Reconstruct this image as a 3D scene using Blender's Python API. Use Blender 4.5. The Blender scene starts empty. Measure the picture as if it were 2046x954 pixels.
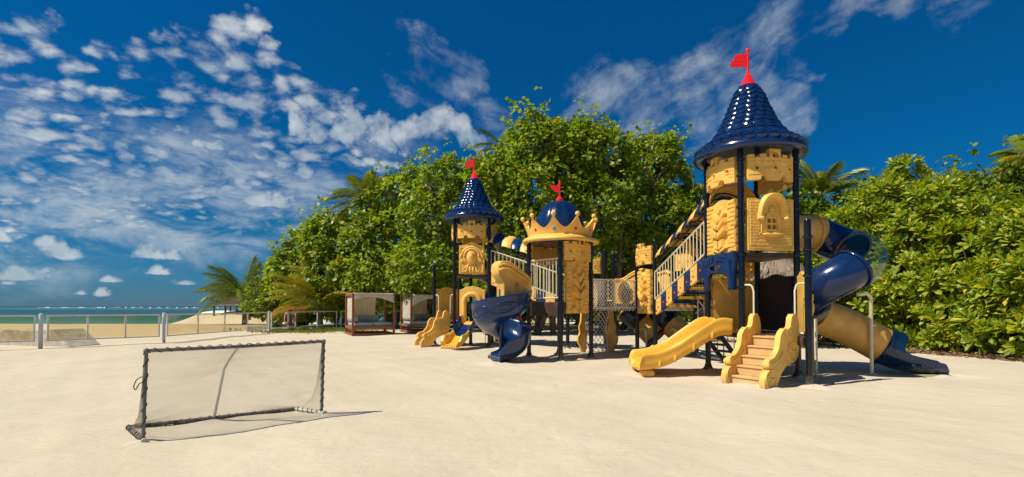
import bpy, bmesh, math, random
import numpy as np
from mathutils import Vector, Matrix
from mathutils.geometry import delaunay_2d_cdt
R = math.radians
PI = math.pi
random.seed(7)
rng = np.random.default_rng(11)
scene = bpy.context.scene
COL = scene.collection

# ------------------------------------------------------------------ camera
cam_d = bpy.data.cameras.new('camera')
cam = bpy.data.objects.new('camera', cam_d)
COL.objects.link(cam)
cam.location = (0, 0, 1.4)
PITCH = 1.3
cam.rotation_euler = (R(90 + PITCH), 0, 0)
cam_d.sensor_width = 36
cam_d.lens = 36 * 1000 / 2046
cam_d.shift_y = (136 - 1000 * math.tan(R(PITCH))) / 2046
cam_d.clip_start = 0.05
cam_d.clip_end = 20000
scene.camera = cam

# ------------------------------------------------------------------ light
SH = Vector((0.665, 0.265, -0.95)).normalized()      # direction the sunlight travels
sun_d = bpy.data.lights.new('sun', 'SUN')
sun = bpy.data.objects.new('sun', sun_d)
COL.objects.link(sun)
sun_d.energy = 4.9
sun_d.angle = R(0.53)
sun_d.color = (1.0, 0.93, 0.80)
sun.rotation_euler = SH.to_track_quat('-Z', 'Y').to_euler()
sun.location = (-20, -5, 30)
SUN_EL = math.asin(-SH.z)
SUN_AZ = math.atan2(-SH.x, -SH.y)

scene.view_settings.view_transform = 'Standard'
scene.view_settings.look = 'None'
scene.view_settings.gamma = 1
scene.view_settings.use_curve_mapping = False
scene.view_settings.exposure = 0.22
scene.render.engine = 'CYCLES'
scene.cycles.max_bounces = 8
scene.cycles.transparent_max_bounces = 24
scene.cycles.caustics_reflective = False
scene.cycles.caustics_refractive = False

# ------------------------------------------------------------------ world: sky with clouds
world = bpy.data.worlds.new('World')
scene.world = world
world.use_nodes = True

class NT:
    """small helper to write node trees"""
    def __init__(s, tree):
        s.t = tree
    def n(s, kind, **kw):
        nd = s.t.nodes.new(kind)
        for k, v in kw.items():
            setattr(nd, k, v)
        return nd
    def put(s, sock, v):
        if isinstance(v, bpy.types.NodeSocket):
            s.t.links.new(v, sock)
        else:
            sock.default_value = v
    def math(s, op, a, b=0.0, c=0.0, clamp=False):
        nd = s.n('ShaderNodeMath', operation=op, use_clamp=clamp)
        s.put(nd.inputs[0], a); s.put(nd.inputs[1], b); s.put(nd.inputs[2], c)
        return nd.outputs[0]
    def vmath(s, op, a, b=(0, 0, 0), scale=None):
        nd = s.n('ShaderNodeVectorMath', operation=op)
        s.put(nd.inputs[0], a)
        if op != 'SCALE':
            s.put(nd.inputs[1], b)
        if scale is not None:
            s.put(nd.inputs['Scale'], scale)
        return nd.outputs['Value'] if op in ('DOT_PRODUCT', 'LENGTH') else nd.outputs['Vector']
    def ramp01(s, x, lo, hi):
        nd = s.n('ShaderNodeMapRange', interpolation_type='SMOOTHSTEP')
        s.put(nd.inputs[0], x); s.put(nd.inputs[1], lo); s.put(nd.inputs[2], hi)
        return nd.outputs[0]
    def noise(s, vec, scale, detail=4.0, rough=0.55, dist=0.0, lac=2.0):
        nd = s.n('ShaderNodeTexNoise')
        if vec is not None:
            s.put(nd.inputs['Vector'], vec)
        nd.inputs['Scale'].default_value = scale
        nd.inputs['Detail'].default_value = detail
        nd.inputs['Roughness'].default_value = rough
        nd.inputs['Lacunarity'].default_value = lac
        nd.inputs['Distortion'].default_value = dist
        return nd
    def mix(s, f, a, b):
        nd = s.n('ShaderNodeMix', data_type='RGBA')
        s.put(nd.inputs[0], f); s.put(nd.inputs[6], a); s.put(nd.inputs[7], b)
        return nd.outputs[2]
    def xyz(s, v):
        nd = s.n('ShaderNodeSeparateXYZ'); s.put(nd.inputs[0], v)
        return nd.outputs
    def comb(s, x, y, z):
        nd = s.n('ShaderNodeCombineXYZ')
        s.put(nd.inputs[0], x); s.put(nd.inputs[1], y); s.put(nd.inputs[2], z)
        return nd.outputs[0]

def sky_dir(px, py):
    v = Vector(((px - 1023) / 1000, 1, (613 - py) / 1000))
    return v.normalized()

def make_world():
    t = world.node_tree
    t.nodes.clear()
    N = NT(t)
    out = N.n('ShaderNodeOutputWorld')
    bg = N.n('ShaderNodeBackground')
    sky = N.n('ShaderNodeTexSky', sky_type='NISHITA')
    sky.sun_disc = False
    sky.sun_elevation = SUN_EL
    sky.sun_rotation = SUN_AZ
    sky.altitude = 0
    sky.air_density = 1.0
    sky.dust_density = 0.2
    sky.ozone_density = 1.6
    tc = N.n('ShaderNodeTexCoord')
    d = tc.outputs['Generated']
    x, y, z = N.xyz(d)
    zc = N.math('MAXIMUM', z, 0.0)
    # a polarised, deep tropical sky: one grade by height over the whole dome, the same in every direction
    gr = N.n('ShaderNodeValToRGB')
    el = gr.color_ramp.elements
    stops = [(0.0, (0.100, 0.240, 0.49)), (0.063, (0.060, 0.265, 0.50)), (0.15, (0.026, 0.292, 0.50)), (0.22, (0.009, 0.295, 0.535)), (0.32, (0.008, 0.31, 0.57)), (0.52, (0.003, 0.34, 0.63)), (1.0, (0.003, 0.30, 0.55))]
    while len(el) < len(stops):
        el.new(0.5)
    for e, (ps, c) in zip(el, stops):
        e.position = ps; e.color = (*c, 1)
    t.links.new(zc, gr.inputs[0])
    skycol = N.vmath('MULTIPLY', sky.outputs[0], gr.outputs[0])
    inv = N.math('DIVIDE', 1.0, N.math('ADD', zc, 0.36))
    plane = N.comb(N.math('MULTIPLY', x, inv), N.math('MULTIPLY', y, inv), 0.0)

    # the patches of cloud get wandering outlines
    w1 = N.vmath('SUBTRACT', N.noise(d, 4.5, 3.0, 0.55).outputs['Color'], (0.5, 0.5, 0.5))
    w2 = N.vmath('SUBTRACT', N.noise(d, 17.0, 4.0, 0.6).outputs['Color'], (0.5, 0.5, 0.5))
    dm = N.vmath('NORMALIZE', N.vmath('ADD', d, N.vmath('ADD', N.vmath('SCALE', w1, scale=0.24), N.vmath('SCALE', w2, scale=0.085))))
    def blob(px, py, rad_px, hard=0.0):
        c = sky_dir(px, py)
        k = 1.0 / math.sqrt(1 + ((px - 1023) / 1000) ** 2 + ((613 - py) / 1000) ** 2)
        ang = rad_px / 1000 * k
        dp = N.vmath('DOT_PRODUCT', dm, tuple(c))
        return N.ramp01(dp, math.cos(ang), math.cos(ang * hard))
    def union(lst):
        a = lst[0]
        for b in lst[1:]:
            a = N.math('MAXIMUM', a, b)
        return a
    def fill_blob(v, ang):
        c = Vector(v).normalized()
        return N.ramp01(N.vmath('DOT_PRODUCT', d, tuple(c)), math.cos(R(ang)), math.cos(R(ang * .3)))
    rag = N.math('SUBTRACT', N.noise(d, 7.0, 4.0, 0.6).outputs[0], 0.5)
    def ragged(m, k=1.3):
        return N.ramp01(N.math('ADD', m, N.math('MULTIPLY', rag, k)), 0.12, 0.75)
    # altocumulus field: left in view; unseen clouds added behind the camera as fill light
    field = union([blob(*b) for b in [
        (60, 130, 190), (40, 330, 230), (230, 230, 230), (330, 110, 150), (430, 90, 130), (430, 210, 170),
        (250, 370, 220), (480, 330, 190), (120, 250, 160), (560, 170, 110), (630, 240, 120), (640, 290, 110),
        (530, 400, 120), (30, 20, 60), (190, 60, 70), (500, 60, 60), (720, 330, 80)]] +
        [fill_blob((-1, -.1, .55), 42), fill_blob((-.6, -1, .7), 46), (fill_blob((.35, -1, .6), 44))])
    field = N.math('MULTIPLY', field, N.math('ADD', 0.55, N.math('MULTIPLY', ragged(field, 1.5), 0.45)))
    warp = N.noise(plane, 3.4, 3.0, 0.5)
    wv = N.vmath('SCALE', N.vmath('SUBTRACT', warp.outputs['Color'], (0.5, 0.5, 0.5)), scale=0.16)
    pw = N.vmath('ADD', plane, wv)
    stretch = N.n('ShaderNodeMapping')
    stretch.inputs['Rotation'].default_value = (0, 0, R(-20))
    stretch.inputs['Scale'].default_value = (1.0, 1.0, 1.0)
    t.links.new(pw, stretch.inputs['Vector'])
    cells = N.noise(stretch.outputs[0], 17.0, 6.0, 0.58).outputs[0]
    vo = N.n('ShaderNodeTexVoronoi', feature='SMOOTH_F1'); vo.inputs['Scale'].default_value = 18.0; vo.inputs['Smoothness'].default_value = 0.35
    fine = N.vmath('SCALE', N.vmath('SUBTRACT', N.noise(plane, 24.0, 4.0, 0.6).outputs['Color'], (0.5, 0.5, 0.5)), scale=0.060)
    t.links.new(N.vmath('ADD', N.vmath('MULTIPLY', stretch.outputs[0], (1.0, 1.25, 1.0)), fine), vo.inputs['Vector'])
    puff = N.math('SUBTRACT', 0.92, N.math('MULTIPLY', vo.outputs['Distance'], 0.95))
    cells = N.math('ADD', N.math('MULTIPLY', cells, 0.55), N.math('MULTIPLY', puff, 0.45))
    big = N.noise(plane, 2.6, 2.0, 0.5).outputs[0]
    a_thr = N.math('SUBTRACT', 0.79, N.math('MULTIPLY', field, 0.355))
    a_thr = N.math('SUBTRACT', a_thr, N.math('MULTIPLY', N.math('SUBTRACT', big, 0.5), 0.46))
    alto = N.ramp01(N.math('SUBTRACT', cells, a_thr), -0.06, 0.25)
    alto = N.math('MULTIPLY', alto, N.ramp01(field, 0.02, 0.45))
    thin = N.noise(d, 5.0, 4.0, 0.6).outputs[0]
    alto = N.math('MULTIPLY', alto, N.math('ADD', 0.62, N.math('MULTIPLY', N.ramp01(thin, 0.36, 0.62), 0.38)))
    # smooth veil under the field
    veil_m = union([blob(*b) for b in [(-20, 380, 240), (150, 395, 200), (330, 405, 170), (480, 410, 150), (620, 420, 120)]])
    vs = N.n('ShaderNodeMapping')
    vs.inputs['Scale'].default_value = (3.0, 3.0, 8.0)
    t.links.new(d, vs.inputs['Vector'])
    veil_n = N.noise(vs.outputs[0], 3.0, 7.0, 0.65, 0.4).outputs[0]
    veil = N.math('MULTIPLY', N.ramp01(veil_n, 0.36, 0.68), N.math('MULTIPLY', veil_m, 0.68))
    # cirrus wisps centre and right, combed upwards to the right
    def wisps(blobs, deg, seed, lo, hi, amt):
        m = union([blob(*b) for b in blobs])
        r1 = N.n('ShaderNodeMapping'); r1.inputs['Rotation'].default_value = (0, R(deg), 0); r1.inputs['Location'].default_value = (seed, 0, 0)
        cw = N.noise(d, 4.0, 4.0, 0.55)
        cwv = N.vmath('SCALE', N.vmath('SUBTRACT', cw.outputs['Color'], (0.5, 0.5, 0.5)), scale=0.10)
        t.links.new(N.vmath('ADD', d, cwv), r1.inputs['Vector'])
        sc_ = N.vmath('MULTIPLY', r1.outputs[0], (5.0, 5.0, 13.0))
        n_ = N.noise(sc_, 1.6, 8.0, 0.62, 0.25).outputs[0]
        body = N.noise(d, 15.0, 7.0, 0.66).outputs[0]
        n2 = N.math('ADD', N.math('MULTIPLY', n_, 0.60), N.math('MULTIPLY', body, 0.40))
        thr = N.math('SUBTRACT', n2, N.math('MULTIPLY', N.math('SUBTRACT', 1.0, m), 0.30))
        return N.math('MULTIPLY', N.math('MULTIPLY', N.ramp01(thr, lo, hi), N.ramp01(m, 0.0, 0.15)), amt)
    right = wisps([(1210, 195, 100), (1280, 205, 120), (1360, 165, 120), (1440, 120, 120), (1510, 80, 110), (1580, 60, 100), (1600, 130, 80), (1480, 200, 130),
                   (1400, 230, 120), (1570, 240, 90), (1780, 0, 110), (1900, -10, 110), (1680, 30, 60)], 26, 0.3, 0.38, 0.74, 0.62)
    mid = wisps([(850, 110, 90), (880, 190, 100), (800, 170, 70), (920, 130, 70), (980, 230, 90), (1000, 300, 80), (1070, 330, 80), (740, 300, 90), (830, 300, 90)], -20, 1.7, 0.40, 0.74, 0.62)
    cirrus = N.math('MAXIMUM', right, mid)
    # long bright cloud above the small tower
    lc = union([blob(*b) for b in [(860, 276, 66), (910, 290, 60), (810, 274, 58), (750, 268, 54), (690, 260, 52), (630, 250, 48), (580, 245, 40), (955, 298, 46)]])
    ln = N.math('ADD', N.math('MULTIPLY', N.noise(d, 11.0, 7.0, 0.62).outputs[0], 0.8), N.math('MULTIPLY', N.noise(d, 34.0, 5.0, 0.6).outputs[0], 0.2))
    long_c = N.ramp01(N.math('SUBTRACT', ln, N.math('MULTIPLY', N.math('SUBTRACT', 1.0, lc), 0.42)), 0.30, 0.60)
    long_c = N.math('MULTIPLY', long_c, N.math('MULTIPLY', N.ramp01(lc, 0.0, 0.2), 0.92))
    # small cumulus near the horizon: flat bases, bumpy tops
    def cumulus(px, py, w, h):
        """py is the flat base; w, h in the same angular unit"""
        c = Vector(((px - 1023) / 1000, 1, 0)).normalized()
        side = Vector((c.y, -c.x, 0))
        k = 1 / math.sqrt(1 + ((px - 1023) / 1000) ** 2)
        u = N.math('DIVIDE', N.vmath('DOT_PRODUCT', d, tuple(side)), w / 1000 * k * k)
        fr = N.vmath('DOT_PRODUCT', d, tuple(c))
        zz = N.math('DIVIDE', N.math('SUBTRACT', z, (613 - py) / 1000 * k), h / 1000 * k)
        up = N.math('MULTIPLY', N.math('MAXIMUM', zz, 0.0), 1.0)
        dn = N.math('MULTIPLY', N.math('MAXIMUM', N.math('MULTIPLY', zz, -1.0), 0.0), 4.2)
        r = N.math('SQRT', N.math('ADD', N.math('MULTIPLY', u, u), N.math('ADD', N.math('MULTIPLY', up, up), N.math('MULTIPLY', dn, dn))))
        m = N.math('SUBTRACT', 1.0, r)
        return N.math('SUBTRACT', m, N.math('MULTIPLY', N.math('LESS_THAN', fr, 0.0), 50.0))
    cu = None
    for c in [(-5, 478, 46, 34), (120, 512, 62, 50), (95, 490, 42, 24), (55, 557, 105, 34), (310, 513, 72, 34), (285, 508, 30, 30), (315, 546, 36, 20),
              (215, 562, 42, 15), (371, 568, 30, 13), (160, 588, 22, 12), (205, 590, 26, 18), (15, 568, 26, 10), (535, 412, 75, 34), (262, 455, 45, 20), (420, 305, 60, 24)]:
        v = cumulus(*c)
        cu = v if cu is None else N.math('MAXIMUM', cu, v)
    cn = N.noise(d, 42.0, 5.0, 0.58).outputs[0]
    cum = N.ramp01(N.math('ADD', cu, N.math('MULTIPLY', N.math('SUBTRACT', cn, 0.5), 1.9)), 0.12, 0.75)
    cum = N.math('MULTIPLY', cum, N.ramp01(cu, -0.55, 0.0))
    cum = N.math('MULTIPLY', cum, 0.80)

    cov = N.math('MAXIMUM', N.math('MAXIMUM', alto, veil), N.math('MAXIMUM', cirrus, N.math('MAXIMUM', long_c, cum)))
    cov = N.math('MULTIPLY', cov, 0.90, clamp=True)
    cov = N.math('MULTIPLY', cov, N.math('GREATER_THAN', z, 0.0))
    shade_n = N.noise(d, 18.0, 4.0, 0.55).outputs[0]
    ccol = N.mix(N.ramp01(shade_n, 0.3, 0.72), (3.5, 4.3, 4.9, 1), (6.2, 6.5, 6.45, 1))
    col = N.mix(cov, skycol, ccol)
    t.links.new(col, bg.inputs['Color'])
    bg.inputs['Strength'].default_value = 0.10
    t.links.new(bg.outputs[0], out.inputs['Surface'])
make_world()

# ------------------------------------------------------------------ materials
MATS = {}
def plastic(name, col, rough=0.35, var=0.06, bump=0.05, bscale=90, spec=0.5, dirt=0.0, coat=0.0):
    m = bpy.data.materials.new(name); m.use_nodes = True
    t = m.node_tree; N = NT(t)
    p = t.nodes['Principled BSDF']
    tc = N.n('ShaderNodeTexCoord')
    geo = N.n('ShaderNodeNewGeometry')
    pos = geo.outputs['Position']
    n1 = N.noise(pos, 3.1, 4.0, 0.6).outputs[0]
    c = list(col) + [1]
    lo = [v * (1 - var * 2.2) for v in col] + [1]
    hi = [min(1, v * (1 + var * 1.6)) for v in col] + [1]
    cc = N.mix(N.ramp01(n1, 0.28, 0.72), tuple(lo), tuple(hi))
    if dirt > 0:
        n2 = N.noise(pos, 9.0, 6.0, 0.7).outputs[0]
        z = N.xyz(pos)[2]
        f = N.math('MULTIPLY', N.ramp01(n2, 0.50, 0.80), dirt)
        cc = N.mix(f, cc, (0.45, 0.40, 0.30, 1))
        low = N.math('MULTIPLY', N.ramp01(z, 0.22, 0.0), N.ramp01(n2, 0.30, 0.62))
        cc = N.mix(N.math('MULTIPLY', low, 0.34), cc, (0.50, 0.44, 0.33, 1))   # sand thrown up from the ground
    # weathering: pale sun-faded blotches and thin rub marks
    fade = N.math('MULTIPLY', N.ramp01(N.noise(pos, 1.7, 6.0, 0.68).outputs[0], 0.52, 0.74), min(0.16, dirt * 1.3))
    cc = N.mix(fade, cc, tuple(min(1, v * 0.75 + 0.16) for v in col) + (1,))
    sm = N.n('ShaderNodeMapping'); sm.inputs['Scale'].default_value = (26, 26, 3.0)
    t.links.new(pos, sm.inputs[0])
    rub = N.ramp01(N.noise(sm.outputs[0], 1.0, 4.0, 0.7).outputs[0], 0.60, 0.78)
    cc = N.mix(N.math('MULTIPLY', rub, min(0.14, dirt)), cc, tuple(v * 0.55 for v in col) + (1,))
    t.links.new(cc, p.inputs['Base Color'])
    nr = N.noise(pos, 14.0, 4.0, 0.65).outputs[0]
    rr = N.n('ShaderNodeMapRange')
    rr.inputs[3].default_value = max(0.03, rough - 0.09); rr.inputs[4].default_value = min(1, rough + 0.13)
    t.links.new(nr, rr.inputs[0]); t.links.new(rr.outputs[0], p.inputs['Roughness'])
    p.inputs['Specular IOR Level'].default_value = spec
    if coat:
        p.inputs['Coat Weight'].default_value = coat
        p.inputs['Coat Roughness'].default_value = 0.12
    if bump > 0:
        nb = N.noise(pos, bscale, 3.0, 0.6).outputs[0]
        b = N.n('ShaderNodeBump'); b.inputs['Strength'].default_value = bump; b.inputs['Distance'].default_value = 0.01
        t.links.new(nb, b.inputs['Height']); t.links.new(b.outputs[0], p.inputs['Normal'])
    MATS[name] = m
    return m
TAN = plastic('tan_plastic', (0.80, 0.470, 0.095), 0.45, 0.07, 0.10, 140, 0.4, dirt=0.12)
YEL = plastic('yellow_plastic', (0.80, 0.42, 0.040), 0.34, 0.06, 0.06, 90, 0.5, dirt=0.08)
NAVY = plastic('navy_plastic', (0.004, 0.021, 0.086), 0.15, 0.06, 0.035, 40, 0.55, dirt=0.03)
BLUE = plastic('blue_plastic', (0.003, 0.026, 0.100), 0.20, 0.06, 0.035, 40, 0.55, dirt=0.03)
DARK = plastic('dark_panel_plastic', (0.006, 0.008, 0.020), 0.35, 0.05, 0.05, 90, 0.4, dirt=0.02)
POST = plastic('black_post_coating', (0.003, 0.0045, 0.009), 0.22, 0.10, 0.02, 60, 0.5, dirt=0.02)
RED = plastic('red_plastic', (0.80, 0.008, 0.010), 0.35, 0.04, 0.03, 60, 0.5)
GEMB = plastic('blue_gem', (0.02, 0.27, 0.55), 0.25, 0.02, 0.0)
CREAM = plastic('cream_metal', (0.72, 0.64, 0.44), 0.35, 0.05, 0.02, 60, 0.5, dirt=0.10)
BROWN = plastic('brown_deck', (0.055, 0.030, 0.020), 0.55, 0.12, 0.2, 120, 0.4, dirt=0.18)
STEP = plastic('peach_step_plastic', (0.62, 0.395, 0.165), 0.5, 0.05, 0.08, 120, 0.4, dirt=0.08)
ROPE = plastic('white_rope', (0.82, 0.77, 0.66), 0.85, 0.10, 0.3, 160, 0.2)
TWOOD = plastic('tan_grain_plastic', (0.70, 0.385, 0.085), 0.42, 0.08, 0.10, 60, 0.4, dirt=0.10)
GREYM = plastic('grey_metal', (0.32, 0.31, 0.29), 0.45, 0.08, 0.05, 60, 0.5, dirt=0.08)
WHITEP = plastic('white_paint', (0.62, 0.60, 0.54), 0.5, 0.06, 0.04, 60, 0.4, dirt=0.10)
STRAP = plastic('black_strap', (0.014, 0.015, 0.018), 0.7, 0.12, 0.3, 120, 0.3, dirt=0.10)
PIPE = plastic('grey_wrapped_pipe', (0.15, 0.142, 0.12), 0.6, 0.18, 0.35, 130, 0.3, dirt=0.25)
PIPEW = plastic('white_pipe', (0.58, 0.57, 0.52), 0.42, 0.06, 0.05, 60, 0.4, dirt=0.10)
NETM = plastic('dark_net_cord', (0.33, 0.29, 0.225), 0.8, 0.1, 0.0)
FABRIC = plastic('off_white_canvas', (0.74, 0.69, 0.59), 0.85, 0.06, 0.25, 220, 0.15, dirt=0.10)
CUSH = plastic('blue_grey_cushion', (0.30, 0.39, 0.43), 0.8, 0.07, 0.2, 160, 0.2)
def translucent(m, k):
    t = m.node_tree; N = NT(t); p = t.nodes['Principled BSDF']; out = t.nodes['Material Output']
    tl = N.n('ShaderNodeBsdfTranslucent'); tl.inputs[0].default_value = (0.80, 0.72, 0.58, 1)
    mx = N.n('ShaderNodeMixShader'); mx.inputs[0].default_value = k
    t.links.new(p.outputs[0], mx.inputs[1]); t.links.new(tl.outputs[0], mx.inputs[2]); t.links.new(mx.outputs[0], out.inputs[0])
translucent(FABRIC, 0.45)
CONC = plastic('weathered_concrete', (0.52, 0.49, 0.42), 0.85, 0.14, 0.5, 22, 0.2, dirt=0.25)
BARK = plastic('grey_bark', (0.13, 0.10, 0.07), 0.85, 0.25, 0.8, 18, 0.2)
TWIG = plastic('pale_twig', (0.34, 0.28, 0.20), 0.85, 0.25, 0.4, 40, 0.2)
FOLIAGE_DRY = plastic('dry_leaf', (0.20, 0.11, 0.05), 0.8, 0.3, 0.0)

def wood(name, col, scale=(1, 1, 12)):
    m = bpy.data.materials.new(name); m.use_nodes = True
    t = m.node_tree; N = NT(t); p = t.nodes['Principled BSDF']
    tc = N.n('ShaderNodeTexCoord'); mp = N.n('ShaderNodeMapping')
    mp.inputs['Scale'].default_value = scale
    t.links.new(tc.outputs['Object'], mp.inputs[0])
    n = N.noise(mp.outputs[0], 5, 6, 0.65).outputs[0]
    c = N.mix(N.ramp01(n, 0.3, 0.7), tuple(v * .55 for v in col) + (1,), tuple(v * 1.3 for v in col) + (1,))
    t.links.new(c, p.inputs['Base Color']); p.inputs['Roughness'].default_value = 0.6
    b = N.n('ShaderNodeBump'); b.inputs['Strength'].default_value = 0.25; b.inputs['Distance'].default_value = 0.01
    t.links.new(n, b.inputs['Height']); t.links.new(b.outputs[0], p.inputs['Normal'])
    return m
REDWOOD = wood('red_brown_wood', (0.27, 0.078, 0.030), (9, 9, 1.2))
OLDWOOD = wood('grey_brown_boards', (0.23, 0.155, 0.105), (1.2, 6, 9))
THATCH = wood('palm_thatch', (0.30, 0.22, 0.15), (14, 14, 1.5))

def clear_plastic(name, tint, refl=0.10):
    m = bpy.data.materials.new(name); m.use_nodes = True
    t = m.node_tree; N = NT(t); t.nodes.remove(t.nodes['Principled BSDF'])
    out = t.nodes['Material Output']
    tr = N.n('ShaderNodeBsdfTransparent'); tr.inputs[0].default_value = tint
    gl = N.n('ShaderNodeBsdfGlossy'); gl.inputs['Roughness'].default_value = 0.06
    lw = N.n('ShaderNodeLayerWeight'); lw.inputs[0].default_value = 0.35
    f = N.math('ADD', N.math('MULTIPLY', lw.outputs['Facing'], 0.22), refl)
    mx = N.n('ShaderNodeMixShader')
    t.links.new(f, mx.inputs[0]); t.links.new(tr.outputs[0], mx.inputs[1]); t.links.new(gl.outputs[0], mx.inputs[2])
    t.links.new(mx.outputs[0], out.inputs[0])
    return m
CLEAR = clear_plastic('clear_acrylic', (0.92, 0.95, 0.78, 1), 0.03)
PANE = clear_plastic('fence_glass', (0.90, 0.84, 0.70, 1), 0.02)

def leaf_mat(name, stops, rough=0.46, trans=0.42):
    m = bpy.data.materials.new(name); m.use_nodes = True
    t = m.node_tree; N = NT(t); p = t.nodes['Principled BSDF']; out = t.nodes['Material Output']
    geo = N.n('ShaderNodeNewGeometry')
    cr = N.n('ShaderNodeValToRGB')
    el = cr.color_ramp.elements
    while len(el) < len(stops):
        el.new(0.5)
    for e, (pos, c) in zip(el, stops):
        e.position = pos; e.color = (*c, 1)
    t.links.new(geo.outputs['Random Per Island'], cr.inputs[0])
    n = N.noise(geo.outputs['Position'], 0.55, 3, 0.55).outputs[0]
    c2 = N.mix(N.math('MULTIPLY', N.ramp01(n, 0.40, 0.75), 0.45), cr.outputs[0], (0.29, 0.35, 0.016, 1))
    t.links.new(c2, p.inputs['Base Color'])
    p.inputs['Roughness'].default_value = rough
    p.inputs['Specular IOR Level'].default_value = 0.5
    tl = N.n('ShaderNodeBsdfTranslucent')
    br = N.vmath('MULTIPLY', c2, (1.5, 1.5, 0.6))
    t.links.new(br, tl.inputs[0])
    mx = N.n('ShaderNodeMixShader'); mx.inputs[0].default_value = trans
    t.links.new(p.outputs[0], mx.inputs[1]); t.links.new(tl.outputs[0], mx.inputs[2])
    t.links.new(mx.outputs[0], out.inputs[0])
    return m
LEAF = leaf_mat('broad_leaf', [(0, (0.085, 0.165, 0.011)), (0.42, (0.185, 0.285, 0.013)), (0.85, (0.335, 0.395, 0.017)), (0.965, (0.30, 0.27, 0.02)), (1.0, (0.36, 0.18, 0.02))])
LEAF2 = leaf_mat('rosette_leaf', [(0, (0.13, 0.215, 0.010)), (0.5, (0.235, 0.320, 0.014)), (0.88, (0.36, 0.39, 0.018)), (0.96, (0.56, 0.47, 0.02)), (1.0, (0.64, 0.46, 0.02))], 0.44, 0.34)
LEAF3 = leaf_mat('bush_leaf', [(0, (0.07, 0.14, 0.010)), (0.6, (0.13, 0.21, 0.012)), (1.0, (0.24, 0.27, 0.015))])
FROND = leaf_mat('green_frond', [(0, (0.08, 0.13, 0.012)), (0.7, (0.15, 0.19, 0.016)), (1.0, (0.30, 0.26, 0.03))], 0.35, 0.28)
FRONDY = leaf_mat('yellow_frond', [(0, (0.24, 0.24, 0.012)), (0.6, (0.40, 0.32, 0.015)), (1.0, (0.55, 0.36, 0.03))], 0.35, 0.30)
FRONDO = leaf_mat('orange_frond', [(0, (0.40, 0.20, 0.02)), (1.0, (0.50, 0.26, 0.03))], 0.45, 0.30)
GRASS = leaf_mat('short_grass', [(0, (0.08, 0.13, 0.015)), (1.0, (0.20, 0.22, 0.03))], 0.6, 0.2)

# ------------------------------------------------------------------ mesh builder
def lerp(a, b, t):
    return a + (b - a) * t

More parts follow.
